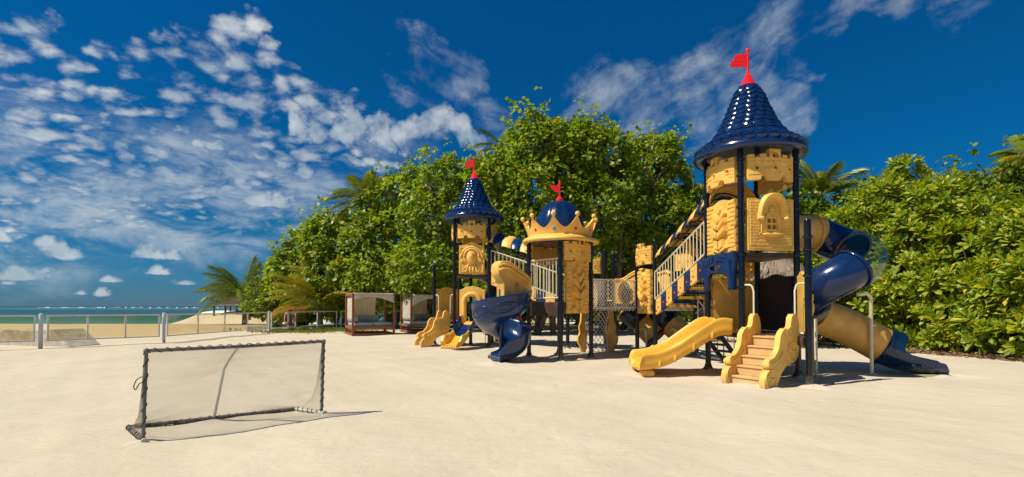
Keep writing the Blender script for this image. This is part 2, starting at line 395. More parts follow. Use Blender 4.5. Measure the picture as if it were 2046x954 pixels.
class MB:
    def __init__(s):
        s.v = []; s.f = []
    def add(s, verts, faces, M=None):
        o = len(s.v)
        if M is not None:
            verts = [M @ Vector(v) for v in verts]
        s.v.extend(tuple(v) for v in verts)
        s.f.extend(tuple(i + o for i in f) for f in faces)
        return s
    def box(s, x0, x1, y0, y1, z0, z1, M=None):
        v = [(x0, y0, z0), (x1, y0, z0), (x1, y1, z0), (x0, y1, z0), (x0, y0, z1), (x1, y0, z1), (x1, y1, z1), (x0, y1, z1)]
        return s.add(v, [(0, 3, 2, 1), (4, 5, 6, 7), (0, 1, 5, 4), (1, 2, 6, 5), (2, 3, 7, 6), (3, 0, 4, 7)], M)
    def raised(s, poly, y0, y1, inset, M=None, warp=None):
        """moulded relief: a polygon (x,z) counter-clockwise seen from the front, standing proud from y0 to y1 with drafted sides"""
        cx = sum(p[0] for p in poly) / len(poly); cz = sum(p[1] for p in poly) / len(poly)
        n = len(poly)
        top = []
        for i in range(n):
            a = Vector(poly[i - 1]); b = Vector(poly[i]); c = Vector(poly[(i + 1) % n])
            e1 = (b - a).normalized(); e2 = (c - b).normalized()
            n1 = Vector((-e1.y, e1.x)); n2 = Vector((-e2.y, e2.x))
            bis = (n1 + n2)
            if bis.length < 1e-4: bis = n1
            bis.normalize()
            k = inset / max(0.45, bis.dot(n1))
            top.append((b.x + bis.x * k, b.y + bis.y * k))
        v = [(p[0], y0, p[1]) for p in poly] + [(p[0], y1, p[1]) for p in top]
        if warp: v = [warp(*q) for q in v]
        f = [tuple(range(n, 2 * n))] + [(i, (i + 1) % n, n + (i + 1) % n, n + i) for i in range(n)]
        return s.add(v, f, M)
    def rbox(s, x0, x1, z0, z1, y0, y1, inset=0.006, warp=None):
        return s.raised([(x0, z0), (x1, z0), (x1, z1), (x0, z1)], y0, y1, inset, warp=warp)
    def tube(s, path, r, n=10, closed=False, caps=True, M=None, sx=1.0):
        P = [Vector(p) for p in path]; m = len(P)
        rs = r if isinstance(r, (list, tuple)) else [r] * m
        T = []
        for i in range(m):
            if closed: t = P[(i + 1) % m] - P[i - 1]
            else: t = P[min(i + 1, m - 1)] - P[max(i - 1, 0)]
            T.append(t.normalized())
        up = Vector((0, 0, 1)) if abs(T[0].z) < 0.9 else Vector((1, 0, 0))
        N0 = T[0].cross(up).normalized()
        v = []; 
        for i in range(m):
            N0 = (N0 - T[i] * N0.dot(T[i])).normalized()
            B = T[i].cross(N0)
            for k in range(n):
                a = 2 * PI * k / n
                v.append(P[i] + (N0 * math.cos(a) * sx + B * math.sin(a)) * rs[i])
        f = []
        for i in range(m if closed else m - 1):
            j = (i + 1) % m
            for k in range(n):
                k2 = (k + 1) % n
                f.append((i * n + k, i * n + k2, j * n + k2, j * n + k))
        if caps and not closed:
            f.append(tuple(range(n - 1, -1, -1))); f.append(tuple((m - 1) * n + k for k in range(n)))
        return s.add(v, f, M)
    def lathe(s, prof, n=24, M=None, caps=True, wob=None):
        v = []; m = len(prof)
        for i, (r, z) in enumerate(prof):
            for k in range(n):
                a = 2 * PI * k / n
                rr = r * (wob(a, i) if wob else 1)
                v.append((rr * math.cos(a), rr * math.sin(a), z))
        f = []
        for i in range(m - 1):
            for k in range(n):
                k2 = (k + 1) % n
                f.append((i * n + k, i * n + k2, (i + 1) * n + k2, (i + 1) * n + k))
        if caps:
            if prof[0][0] > 1e-4: f.append(tuple(range(n - 1, -1, -1)))
            if prof[-1][0] > 1e-4: f.append(tuple((m - 1) * n + k for k in range(n)))
        return s.add(v, f, M)
    def sphere(s, c, r, nu=14, nv=8, M=None):
        rx, ry, rz = r if isinstance(r, (tuple, list)) else (r, r, r)
        v = [(c[0], c[1], c[2] - rz)]
        for i in range(1, nv):
            t = -PI / 2 + PI * i / nv
            for k in range(nu):
                a = 2 * PI * k / nu
                v.append((c[0] + rx * math.cos(t) * math.cos(a), c[1] + ry * math.cos(t) * math.sin(a), c[2] + rz * math.sin(t)))
        v.append((c[0], c[1], c[2] + rz))
        f = [(0, 1 + (k + 1) % nu, 1 + k) for k in range(nu)]
        for i in range(nv - 2):
            for k in range(nu):
                a = 1 + i * nu; b = a + nu; k2 = (k + 1) % nu
                f.append((a + k, a + k2, b + k2, b + k))
        a = 1 + (nv - 2) * nu
        f += [(a + k, a + (k + 1) % nu, len(v) - 1) for k in range(nu)]
        return s.add(v, f, M)
    def grid(s, fn, nu, nv, M=None, wrap=False):
        v = [fn(i / (nu - 1), j / (nv - 1)) for j in range(nv) for i in range(nu)]
        f = [(j * nu + i, j * nu + i + 1, (j + 1) * nu + i + 1, (j + 1) * nu + i) for j in range(nv - 1) for i in range(nu - 1)]
        return s.add(v, f, M)
    def skin(s, rings, closed=True, caps=True, M=None):
        """rings: list of equally long point lists"""
        n = len(rings[0]); v = [p for r_ in rings for p in r_]
        f = []
        for i in range(len(rings) - 1):
            for k in range(n if closed else n - 1):
                k2 = (k + 1) % n
                f.append((i * n + k, i * n + k2, (i + 1) * n + k2, (i + 1) * n + k))
        if caps and closed:
            f.append(tuple(range(n - 1, -1, -1))); f.append(tuple((len(rings) - 1) * n + k for k in range(n)))
        return s.add(v, f, M)
    def plate(s, outer, holes=(), y0=-0.05, y1=0.05, step=0.09, warp=None, M=None):
        """flat slab with outline (x,z) and holes; finely divided so it can be bent by warp"""
        def dense(poly):
            o = []
            for i in range(len(poly)):
                a = Vector(poly[i]); b = Vector(poly[(i + 1) % len(poly)])
                k = max(1, int((b - a).length / step + 0.5))
                o += [a.lerp(b, j / k) for j in range(k)]
            return o
        loops = [dense(outer)] + [list(map(Vector, h)) for h in holes]
        vs = []; ed = []
        for lp in loops:
            o = len(vs); vs += lp
            ed += [(o + i, o + (i + 1) % len(lp)) for i in range(len(lp))]
        xs = [p.x for p in loops[0]]; zs = [p.y for p in loops[0]]
        if warp:
            x = min(xs) + step * .5
            while x < max(xs):
                z = min(zs) + step * .5
                while z < max(zs):
                    vs.append(Vector((x, z)))
                    z += step
                x += step
        out = delaunay_2d_cdt(vs, ed, [], 1, 1e-5)
        pv, tri = out[0], out[2]
        def within(p, lp):
            c = False; j = len(lp) - 1
            for i in range(len(lp)):
                a, b = lp[i], lp[j]
                if (a.y > p.y) != (b.y > p.y) and p.x < (b.x - a.x) * (p.y - a.y) / (b.y - a.y) + a.x: c = not c
                j = i
            return c
        keep = []
        for t_ in tri:
            g = (pv[t_[0]] + pv[t_[1]] + pv[t_[2]]) / 3
            if within(g, loops[0]) and not any(within(g, lp) for lp in loops[1:]): keep.append(t_)
        tri = keep
        used = sorted({i for t_ in tri for i in t_}); mp = {i: k for k, i in enumerate(used)}
        n = len(used)
        front = [(pv[i].x, y0, pv[i].y) for i in used]; back = [(pv[i].x, y1, pv[i].y) for i in used]
        f = []
        cnt = {}
        for t_ in tri:
            a = [mp[i] for i in t_]
            P = [front[i] for i in a]
            ar = sum(P[i][0] * P[(i + 1) % 3][2] - P[(i + 1) % 3][0] * P[i][2] for i in range(3))
            if ar < 0: a = a[::-1]
            f.append(tuple(a)); f.append(tuple(n + i for i in a[::-1]))
            for i in range(3):
                e = (a[i], a[(i + 1) % 3])
                cnt[e] = 1
        for (a, b) in cnt:
            if (b, a) not in cnt:
                f.append((b, a, n + a, n + b))
        v = front + back
        if warp: v = [warp(*q) for q in v]
        return s.add(v, f, M)
    def mesh(s, name, mat, sharp=38, flat=False, fix=False):
        me = bpy.data.meshes.new(name)
        me.from_pydata(s.v, [], s.f)
        bm = bmesh.new(); bm.from_mesh(me)
        if fix: bmesh.ops.recalc_face_normals(bm, faces=bm.faces)
        if not flat:
            for fc in bm.faces: fc.smooth = True
            lim = R(sharp)
            for e in bm.edges:
                if len(e.link_faces) == 2:
                    if e.calc_face_angle(0) > lim: e.smooth = False
                elif len(e.link_faces) > 2: e.smooth = False
        bm.to_mesh(me); bm.free()
        me.materials.append(mat)
        me.update()
        return me
    def build(s, name, mat, parent=None, M=None, bevel=0.0, seg=2, **kw):
        o = link(name, s.mesh(name, mat, **kw), parent, M)
        if bevel:
            b = o.modifiers.new('soft_edges', 'BEVEL'); b.width = bevel; b.segments = seg
            b.limit_method = 'ANGLE'; b.angle_limit = R(40); b.harden_normals = True
        return o

def link(name, me, parent=None, M=None):
    o = bpy.data.objects.new(name, me)
    COL.objects.link(o)
    if M is not None: o.matrix_basis = M
    if parent is not None: attach(o, parent)
    return o
def world_of(o):
    m = o.matrix_basis.copy(); p = o
    while p.parent is not None:
        m = p.parent.matrix_basis @ p.matrix_parent_inverse @ m
        p = p.parent
    return m
def attach(o, parent):
    """parent while keeping the matrix given in world space"""
    o.parent = parent
    o.matrix_parent_inverse = world_of(parent).inverted()
def copy_of(o, name=None, M=None, parent=None):
    c = o.copy(); COL.objects.link(c)
    if M is not None: c.matrix_basis = M
    if parent is not None: attach(c, parent)
    return c
def copy_tree(o, parent=None):
    c = o.copy(); COL.objects.link(c)
    if parent is not None: c.parent = parent
    for ch in list(o.children): copy_tree(ch, c)
    return c
def empty(name, loc, rz=0.0):
    o = bpy.data.objects.new(name, None); COL.objects.link(o)
    o.empty_display_size = 0.2
    o.location = loc; o.rotation_euler = (0, 0, rz)
    o.matrix_basis = Matrix.Translation(Vector(loc)) @ Matrix.Rotation(rz, 4, 'Z')
    return o
def tag(o, label=None, cat=None, group=None, kind=None):
    if label: o['label'] = label
    if cat: o['category'] = cat
    if group: o['group'] = group
    if kind: o['kind'] = kind
    return o
def frame(A, B, z=0.0):
    """x runs from A to B, y points to the left of that (inwards), z up; -y is the outer face"""
    e = Vector((B[0] - A[0], B[1] - A[1], 0)).normalized()
    n = Vector((-e.y, e.x, 0))
    return Matrix(((e.x, n.x, 0, A[0]), (e.y, n.y, 0, A[1]), (0, 0, 1, z), (0, 0, 0, 1)))
def dist(A, B): return math.hypot(B[0] - A[0], B[1] - A[1])
def circ(cx, cz, r, n=12, rz=None, a0=0.0):
    rz = r if rz is None else rz
    return [(cx + r * math.cos(a0 + 2 * PI * i / n), cz + rz * math.sin(a0 + 2 * PI * i / n)) for i in range(n)]
def mesh_np(name, V, F, mat, smooth=False):
    """V (n,3) float, F (m,k) int"""
    me = bpy.data.meshes.new(name)
    V = np.ascontiguousarray(V, dtype=np.float32); F = np.ascontiguousarray(F, dtype=np.int32)
    m, k = F.shape
    me.vertices.add(len(V)); me.vertices.foreach_set('co', V.ravel())
    me.loops.add(m * k); me.loops.foreach_set('vertex_index', F.ravel())
    me.polygons.add(m)
    me.polygons.foreach_set('loop_start', np.arange(0, m * k, k, dtype=np.int32))
    if smooth: me.polygons.foreach_set('use_smooth', np.ones(m, dtype=bool))
    me.materials.append(mat)
    me.update(calc_edges=True)
    return me

# ------------------------------------------------------------------ ground, sea
def ground_z(x, y):
    """height of the sand; works on numbers and arrays"""
    x = np.asarray(x, dtype=float); y = np.asarray(y, dtype=float)
    z = 0.016 * np.sin(x * 0.9 + 0.6 * np.sin(y * 0.7)) * np.sin(y * 0.8 + 1.3)
    z = z + 0.009 * np.sin(x * 2.3 + y * 1.1) + 0.006 * np.sin(x * 4.1 - y * 3.3 + 0.7) + 0.004 * np.sin(x * 7.9 + y * 6.1)
    s = np.clip((y - 41 - 0.25 * np.sin(x * 0.4)) / 14, 0, 1)
    land = np.clip((x + 12) / 6, 0, 1)
    drop = s * s * (3 - 2 * s) * (1.6 * (1 - land))
    s2 = np.clip((y - 62) / 12, 0, 1)
    far = s2 * s2 * (3 - 2 * s2) * 1.6
    return z * np.clip(1.4 - np.abs(y) / 60, 0.3, 1) - np.maximum(drop, far)
def gz(x, y): return float(ground_z(x, y))

def axis(lo, hi, fine_lo, fine_hi, step, grow=1.16):
    a = list(np.arange(fine_lo, fine_hi + 1e-6, step))
    st = step; v = fine_hi
    while v < hi:
        st *= grow; v += st; a.append(v)
    st = step; v = fine_lo
    while v > lo:
        st *= grow; v -= st; a.insert(0, v)
    return np.array(a)
def sand_material(name='white_coral_sand', beach=0.75, pale=0.0):
    m = bpy.data.materials.new(name); m.use_nodes = True
    t = m.node_tree; N = NT(t); p = t.nodes['Principled BSDF']
    pos = N.n('ShaderNodeNewGeometry').outputs['Position']
    n1 = N.noise(pos, 0.55, 5, 0.6).outputs[0]
    n2 = N.noise(pos, 6.0, 5, 0.6).outputs[0]
    n3 = N.noise(pos, 160.0, 2, 0.7).outputs[0]
    st = N.n('ShaderNodeMapping'); st.inputs['Scale'].default_value = (0.5, 3.2, 1); st.inputs['Rotation'].default_value = (0, 0, R(14))
    t.links.new(pos, st.inputs[0])
    rip = N.noise(st.outputs[0], 2.6, 5, 0.6, 0.5).outputs[0]
    c = N.mix(N.ramp01(n1, 0.30, 0.72), (0.550, 0.468, 0.345, 1), (0.610, 0.525, 0.395, 1))
    c = N.mix(N.math('MULTIPLY', N.ramp01(n2, 0.46, 0.70), 0.35), c, (0.56, 0.478, 0.352, 1))
    c = N.mix(N.math('MULTIPLY', N.ramp01(n3, 0.55, 0.75), 0.30), c, (0.48, 0.41, 0.30, 1))
    # wet, golden beach towards the sea
    x, y, z = N.xyz(pos)
    wetn = N.math('ADD', N.math('MULTIPLY', n1, 6.0), y)
    bx = N.ramp01(x, -8.0, -12.5)
    wet = N.math('MULTIPLY', N.ramp01(wetn, 24.0, 33.0), bx)
    c = N.mix(N.math('MULTIPLY', wet, beach), c, (0.56, 0.48, 0.34, 1))
    # leaf mould under the trees
    edge = N.math('ADD', N.math('ADD', y, N.math('MULTIPLY', n2, 2.5)), N.math('MULTIPLY', x, 0.0))
    c = N.mix(pale, c, (0.78, 0.75, 0.68, 1))
    t.links.new(c, p.inputs['Base Color'])
    p.inputs['Roughness'].default_value = 0.95
    p.inputs['Specular IOR Level'].default_value = 0.15
    foot = N.noise(pos, 3.6, 4, 0.6, 0.3).outputs[0]
    vor = N.n('ShaderNodeTexVoronoi'); vor.feature = 'SMOOTH_F1'; vor.inputs['Scale'].default_value = 2.3
    vor.inputs['Randomness'].default_value = 1.0
    wv = N.vmath('ADD', pos, N.vmath('SCALE', N.noise(pos, 2.0, 3, 0.5).outputs['Color'], scale=0.5))
    t.links.new(wv, vor.inputs['Vector'])
    dimple = N.ramp01(vor.outputs['Distance'], 0.05, 0.30)
    msk = N.ramp01(N.noise(pos, 0.32, 2, 0.5).outputs[0], 0.48, 0.62)
    hsum = N.math('ADD', N.math('MULTIPLY', foot, 0.80), N.math('ADD', N.math('MULTIPLY', rip, 0.62), N.math('ADD', N.math('MULTIPLY', n3, 0.06), N.math('MULTIPLY', N.math('MULTIPLY', dimple, msk), 0.55))))
    b = N.n('ShaderNodeBump'); b.inputs['Strength'].default_value = 0.50; b.inputs['Distance'].default_value = 0.055
    t.links.new(hsum, b.inputs['Height']); t.links.new(b.outputs[0], p.inputs['Normal'])
    return m
SAND = sand_material()
def make_ground():
    xs = axis(-900, 900, -13, 15, 0.13); ys = axis(-120, 900, 2.5, 23, 0.13)
    X, Y = np.meshgrid(xs, ys)
    Z = ground_z(X, Y)
    V = np.stack([X, Y, Z], -1).reshape(-1, 3)
    nx, ny = len(xs), len(ys)
    i, j = np.meshgrid(np.arange(nx - 1), np.arange(ny - 1))
    a = (j * nx + i).ravel()
    F = np.stack([a, a + 1, a + nx + 1, a + nx], -1)
    o = link('sand_ground', mesh_np('sand_ground', V, F, SAND, True))
    tag(o, kind='structure', label='pale coral sand of the beach playground')
make_ground()

def make_sea():
    m = bpy.data.materials.new('lagoon_water'); m.use_nodes = True
    t = m.node_tree; N = NT(t); p = t.nodes['Principled BSDF']
    pos = N.n('ShaderNodeNewGeometry').outputs['Position']
    x, y, z = N.xyz(pos)
    st = N.n('ShaderNodeMapping'); st.inputs['Scale'].default_value = (0.10, 0.5, 1)
    t.links.new(pos, st.inputs[0])
    n = N.noise(st.outputs[0], 0.35, 4, 0.6).outputs[0]
    yy = N.math('MULTIPLY', y, N.math('ADD', 0.72, N.math('MULTIPLY', n, 0.56)))
    cr = N.n('ShaderNodeValToRGB'); el = cr.color_ramp.elements
    stops = [(0.0, (0.07, 0.24, 0.20)), (0.15, (0.030, 0.150, 0.155)), (0.30, (0.012, 0.080, 0.105)), (0.50, (0.012, 0.080, 0.105)), (0.62, (0.050, 0.160, 0.155)), (0.86, (0.045, 0.145, 0.145)), (0.95, (0.004, 0.030, 0.060))]
    while len(el) < len(stops): el.new(0.5)
    for e, (ps, c) in zip(el, stops): e.position = ps; e.color = (*c, 1)
    lg = N.math('DIVIDE', N.math('LOGARITHM', N.math('DIVIDE', N.math('MAXIMUM', yy, 45.0), 45.0), 10.0), 1.45)
    t.links.new(lg, cr.inputs[0])
    t.links.new(cr.outputs[0], p.inputs['Base Color'])
    p.inputs['Roughness'].default_value = 0.42
    p.inputs['Specular IOR Level'].default_value = 0.16
    wn = N.noise(pos, 1.3, 4, 0.6).outputs[0]
    b = N.n('ShaderNodeBump'); b.inputs['Strength'].default_value = 0.6; b.inputs['Distance'].default_value = 0.25
    t.links.new(wn, b.inputs['Height']); t.links.new(b.outputs[0], p.inputs['Normal'])
    mb = MB(); xs = [-9000, -600, -100, -40, 0, 40, 100, 600, 9000]; ys = [36, 60, 100, 200, 500, 1200, 9000]
    V = [(a, b_, -0.30) for b_ in ys for a in xs]; nx = len(xs)
    mb.add(V, [(j * nx + i, j * nx + i + 1, (j + 1) * nx + i + 1, (j + 1) * nx + i) for j in range(len(ys) - 1) for i in range(nx - 1)])
    o = mb.build('sea', m)
    tag(o, kind='structure', label='turquoise lagoon behind the fence up to the horizon')
    # breakers on the reef: low foam ridges
    foam = plastic('sea_foam', (0.75, 0.77, 0.76), 0.9, 0.05, 0.0)
    mb = MB()
    for (xa, xb, yy, h) in [(-525, -470, 640, 1.3), (-468, -400, 640, 1.0), (-720, -560, 760, 0.9), (-392, -340, 660, 1.1)]:
        n_ = 22
        pts = [(lerp(xa, xb, i / n_), yy + 4 * math.sin(i * 1.7), -0.3) for i in range(n_ + 1)]
        rs = [h * (0.25 + 0.75 * abs(math.sin(i * 0.9 + xa))) for i in range(n_ + 1)]
        mb.tube(pts, rs, 6)
    tag(mb.build('surf_line', foam), kind='stuff', label='white breakers on the far reef')
make_sea()

# low bank of white sand by the water
def make_bank():
    mb = MB()
    def fn(u, v):
        x = lerp(-31.8, -16.0, u); 
        prof = [(-0.3, 0), (0.30, 1.2), (0.62, 2.2), (0.88, 3.2), (0.97, 4.6), (0.97, 7.0), (-0.4, 9.0)]
        k = v * (len(prof) - 1); i = min(int(k), len(prof) - 2); f = k - i
        z = lerp(prof[i][0], prof[i + 1][0], f); dy = lerp(prof[i][1], prof[i + 1][1], f)
        endk = min(1, max(0, (u - 0.0) / 0.16)) * min(1, max(0, (1 - u) / 0.05))
        return (x, 44 + dy + 0.3 * math.sin(x * 0.6), z * endk - 0.35 * (1 - endk) + 0.03 * math.sin(x * 2.1))
    mb.grid(fn, 60, 25)
    tag(mb.build('sand_bank', sand_material('bank_sand', 0.0, 0.8), sharp=80), kind='structure', label='low white sand bank at the water edge')
make_bank()

# ------------------------------------------------------------------ foliage
def unit(a): return a / np.maximum(1e-6, np.linalg.norm(a, axis=-1, keepdims=True))
HEART = (np.array([(0, 0, 0), (0, 1, -0.10), (-0.46, 0.22, 0.10), (-0.36, 0.68, 0.02), (0.46, 0.22, 0.10), (0.36, 0.68, 0.02)]), [(0, 1, 3, 2), (0, 4, 5, 1)])
OBOV = (np.array([(0, 0, 0), (0, 1, -0.10), (-0.07, 0.30, 0.02), (-0.19, 0.76, 0.03), (0.07, 0.30, 0.02), (0.19, 0.76, 0.03)]), [(0, 1, 3, 2), (0, 4, 5, 1)])
def leaf_mesh(name, P, D, U, S, tmpl, mat, wid=1.0):
    """leaves at P pointing along D with face normal near U and length S"""
    T, F = tmpl
    D = unit(D); X = unit(np.cross(D, U)); Z = np.cross(X, D)
    S = np.asarray(S)[:, None, None]
    V = P[:, None, :] + S * (T[None, :, 0:1] * wid * X[:, None, :] + T[None, :, 1:2] * D[:, None, :] + T[None, :, 2:3] * Z[:, None, :])
    n, k = len(P), len(T)
    Fi = (np.arange(n)[:, None, None] * k + np.array(F)[None]).reshape(-1, 4)
    return mesh_np(name, V.reshape(-1, 3), Fi, mat)
def rand_dir(n):
    return unit(rng.normal(size=(n, 3)))
def lump(P, ph, k):
    return (np.sin(P[:, 0] * k + ph) * np.sin(P[:, 1] * k * 1.1 + ph * 2.1) + np.sin(P[:, 2] * k * 1.25 + ph * 0.7) * np.sin((P[:, 0] + P[:, 1]) * k * 0.7 + ph))
def sample_lobes(lobes, n, lo=0.72, hi=1.05):
    c = np.array([l[0] for l in lobes]); r = np.array([l[1] for l in lobes])
    w = (r[:, 0] * r[:, 2] + r[:, 0] * r[:, 1] + r[:, 1] * r[:, 2]); w = w / w.sum()
    idx = rng.choice(len(lobes), n, p=w)
    d = rand_dir(n)
    k = lerp(lo, hi, rng.random(n) ** 0.7)
    P = c[idx] + d * r[idx] * k[:, None]
    keep = np.ones(n, bool)
    for j in range(len(lobes)):
        q = np.linalg.norm((P - c[j]) / r[j], axis=1)
        keep &= ~((q < 0.66) & (idx != j))
    return P[keep], unit(d[keep] / r[idx][keep])
GROUP_TREES = 'broad leaved trees behind the playground'
def limb_path(a, b, sag, n=6):
    a = Vector(a); b = Vector(b)
    out = []
    off = Vector((random.uniform(-1, 1), random.uniform(-1, 1), random.uniform(-0.4, 0.8))) * sag
    for i in range(n + 1):
        t = i / n
        out.append(a.lerp(b, t) + off * math.sin(PI * t) + Vector((random.uniform(-1, 1), random.uniform(-1, 1), random.uniform(-1, 1))) * 0.05 * (0 < i < n))
    return out
def broad_tree(x, y, lobes, nclu, label, leaf=0.22, mat=None, group=GROUP_TREES, name='broadleaf_tree', cat='tree', twigs=60, gap=-0.55, lean=0.0, tr=0.16, stems=3):
    root = empty(name, (x, y, gz(x, y)))
    tag(root, label, cat, group)
    L = [((x + l[0], y + l[1], l[2]), (l[3], l[4], l[5])) for l in lobes]
    P, Nn = sample_lobes(L, nclu)
    ph = rng.random() * 6
    stick = rng.random(len(P))
    P = P + Nn * (np.where(stick > 0.80, (stick - 0.80) * 5.0, 0) * np.clip(Nn[:, 2] + 0.4, 0.1, 1.2))[:, None]
    keep = lump(P, ph, 1.5) + 0.9 * lump(P, ph + 2, 3.1) + 0.25 * rng.normal(size=len(P)) > gap - 0.02
    keep &= P[:, 2] > 0.35
    P, Nn = P[keep], Nn[keep]
    k = 7
    n = len(P)
    # twig ends: leaves fan out around each of them
    Pc = np.repeat(P, k, 0); Nc = np.repeat(Nn, k, 0)
    d = rand_dir(n * k)
    off = d * (rng.random((n * k, 1)) * 0.24 + 0.03) * (leaf / 0.22)
    D = unit(Nc * 0.55 + d * 0.95 + np.array([0, 0, -0.42]))
    U = unit(Nc * 0.55 + np.array([0, 0, 0.75]) + rand_dir(n * k) * 0.75)
    S = leaf * (0.50 + 0.75 * rng.random(n * k))
    link('crown', leaf_mesh('crown', Pc + off, D, U, S, HEART, mat or LEAF), root, root.matrix_basis.copy() @ Matrix()) if False else None
    o = link('crown', leaf_mesh('crown', Pc + off - np.array([x, y, gz(x, y)]), D, U, S, HEART, mat or LEAF), root, root.matrix_basis.copy())
    mb = MB()
    base = Vector((0, 0, -0.15))
    cs = sorted(L, key=lambda l: -l[1][2])
    for s_ in range(stems):
        tgt = Vector(cs[s_ % len(cs)][0]) - root.location
        a = base + Vector((random.uniform(-.5, .5), random.uniform(-.4, .4), 0)) * (stems > 1)
        p = limb_path(a, tgt, 0.5, 8)
        mb.tube(p, [lerp(tr, tr * .35, i / 8) for i in range(9)], 7)
        for q in range(4):
            l = random.choice(L)
            st = p[random.randint(3, 8)]
            dd = Vector(rand_dir(1)[0]); 
            e = Vector(l[0]) - root.location + Vector((dd.x * l[1][0], dd.y * l[1][1], dd.z * l[1][2])) * 0.85
            mb.tube(limb_path(st, e, 0.3, 5), [lerp(tr * .4, 0.015, i / 5) for i in range(6)], 5)
    mb.build('trunk', BARK, root, root.matrix_basis.copy())
    mt = MB()
    if n:
        for q in range(int(twigs * 1.8)):
            i = int(rng.integers(n)); c = L[int(rng.integers(len(L)))]
            e = Vector(P[i]) + Vector(Nn[i]) * random.uniform(-0.2, 0.45) - root.location
            s0 = Vector(P[i]) - Vector(Nn[i]) * random.uniform(0.7, 1.5) + Vector((random.uniform(-.4, .4), random.uniform(-.4, .4), -0.5)) - root.location
            mt.tube(limb_path(s0, e, 0.15, 4), [0.028, 0.024, 0.020, 0.016, 0.009], 4)
        mt.build('twigs', TWIG, root, root.matrix_basis.copy())['kind'] = 'stuff'
    return root

def W(px, Y): return (px - 1023) / 1000 * Y
def Zp(py, Y): return 1.4 + (613 - py) / 1000 * Y
def px_tree(Y, blobs, nclu, label, **kw):
    """blobs: (px, py, half width px, half height px, extra depth) at distance Y"""
    lobes = []
    cx = sum(b[0] for b in blobs) / len(blobs)
    x = W(cx, Y)
    for b in blobs:
        yy = Y + (b[4] if len(b) > 4 else 0)
        rx = b[2] / 1000 * yy; rz = b[3] / 1000 * yy
        lobes.append((W(b[0], yy) - x, yy - Y, Zp(b[1], yy), rx, min(rx, 2.6), rz))
    return broad_tree(x, Y, lobes, nclu, label, **kw)

px_tree(35, [(585, 545, 42, 50), (615, 500, 40, 40, .5), (600, 590, 45, 40, -.5), (560, 560, 22, 30)], 1900, 'leftmost broadleaf tree, low dark crown sloping down to the sea', leaf=0.27)
px_tree(34, [(655, 490, 48, 55), (700, 480, 45, 50, .5), (660, 570, 60, 55, -.6), (640, 455, 25, 22), (720, 560, 50, 60)], 2600, 'broadleaf tree behind the yellow palm and left daybed', leaf=0.26)
px_tree(33, [(770, 420, 55, 55, 1), (745, 480, 60, 60), (800, 395, 45, 42), (840, 365, 35, 34), (760, 560, 70, 55, -.8), (820, 470, 55, 80)], 3200, 'broadleaf tree rising behind the two daybeds', leaf=0.26)
px_tree(29, [(880, 370, 50, 48), (900, 340, 26, 30), (860, 440, 60, 70), (920, 430, 60, 80, .5), (850, 540, 70, 60, -.8), (930, 550, 60, 50)], 3500, 'broadleaf tree behind the small scaled tower', leaf=0.215)
px_tree(25, [(985, 380, 50, 60), (1010, 340, 40, 46, .5), (960, 350, 28, 34), (1000, 480, 70, 70), (1010, 580, 70, 40)], 3000, 'broadleaf tree between the small tower and the crown roof', leaf=0.200)
px_tree(25, [(1075, 300, 55, 58), (1060, 252, 26, 32), (1110, 290, 48, 46), (1080, 400, 75, 80, -.3), (1140, 340, 50, 60), (1050, 350, 45, 60), (1100, 500, 80, 70)], 4700, 'tallest broadleaf tree with a pointed top behind the crown roof', leaf=0.200)
px_tree(25.5, [(1190, 320, 60, 58), (1160, 275, 34, 34), (1225, 300, 45, 40), (1200, 420, 75, 75, -.3), (1230, 380, 50, 60)], 3800, 'broad crowned tree right of the crown roof flag', leaf=0.19, twigs=110)
px_tree(27, [(1300, 340, 55, 55), (1320, 295, 34, 28), (1275, 310, 34, 30), (1300, 440, 70, 70, -.3), (1345, 370, 35, 50), (1350, 460, 45, 60)], 3800, 'airy topped tree left of the tall scaled tower', leaf=0.195, twigs=120, gap=-0.35)
px_tree(26, [(1385, 440, 34, 50), (1400, 400, 22, 26), (1420, 480, 45, 60), (1370, 520, 50, 50)], 1500, 'small broadleaf tree at the covered stair bridge', leaf=0.22, gap=-0.35)
px_tree(30, [(1180, 560, 70, 45), (1260, 570, 70, 40), (1120, 590, 60, 30), (1340, 560, 60, 50)], 2300, 'low shady thicket behind the rope bridge', leaf=0.24, twigs=120, cat='thicket', group='low bushes behind the playground')
px_tree(24, [(1480, 470, 60, 60), (1540, 450, 50, 60), (1600, 440, 50, 50), (1450, 540, 60, 50), (1600, 520, 60, 60)], 2500, 'broadleaf tree standing behind the tall scaled tower', leaf=0.22, mat=LEAF3)
px_tree(35.5, [(520, 592, 26, 28), (555, 608, 42, 32, -.5), (590, 622, 45, 24, -.8), (505, 610, 16, 20)], 1600, 'bright green rounded bush left of the yellow palm', leaf=0.22, mat=LEAF3, name='green_bush', cat='bush', group='low bushes behind the playground', stems=2, tr=0.07)

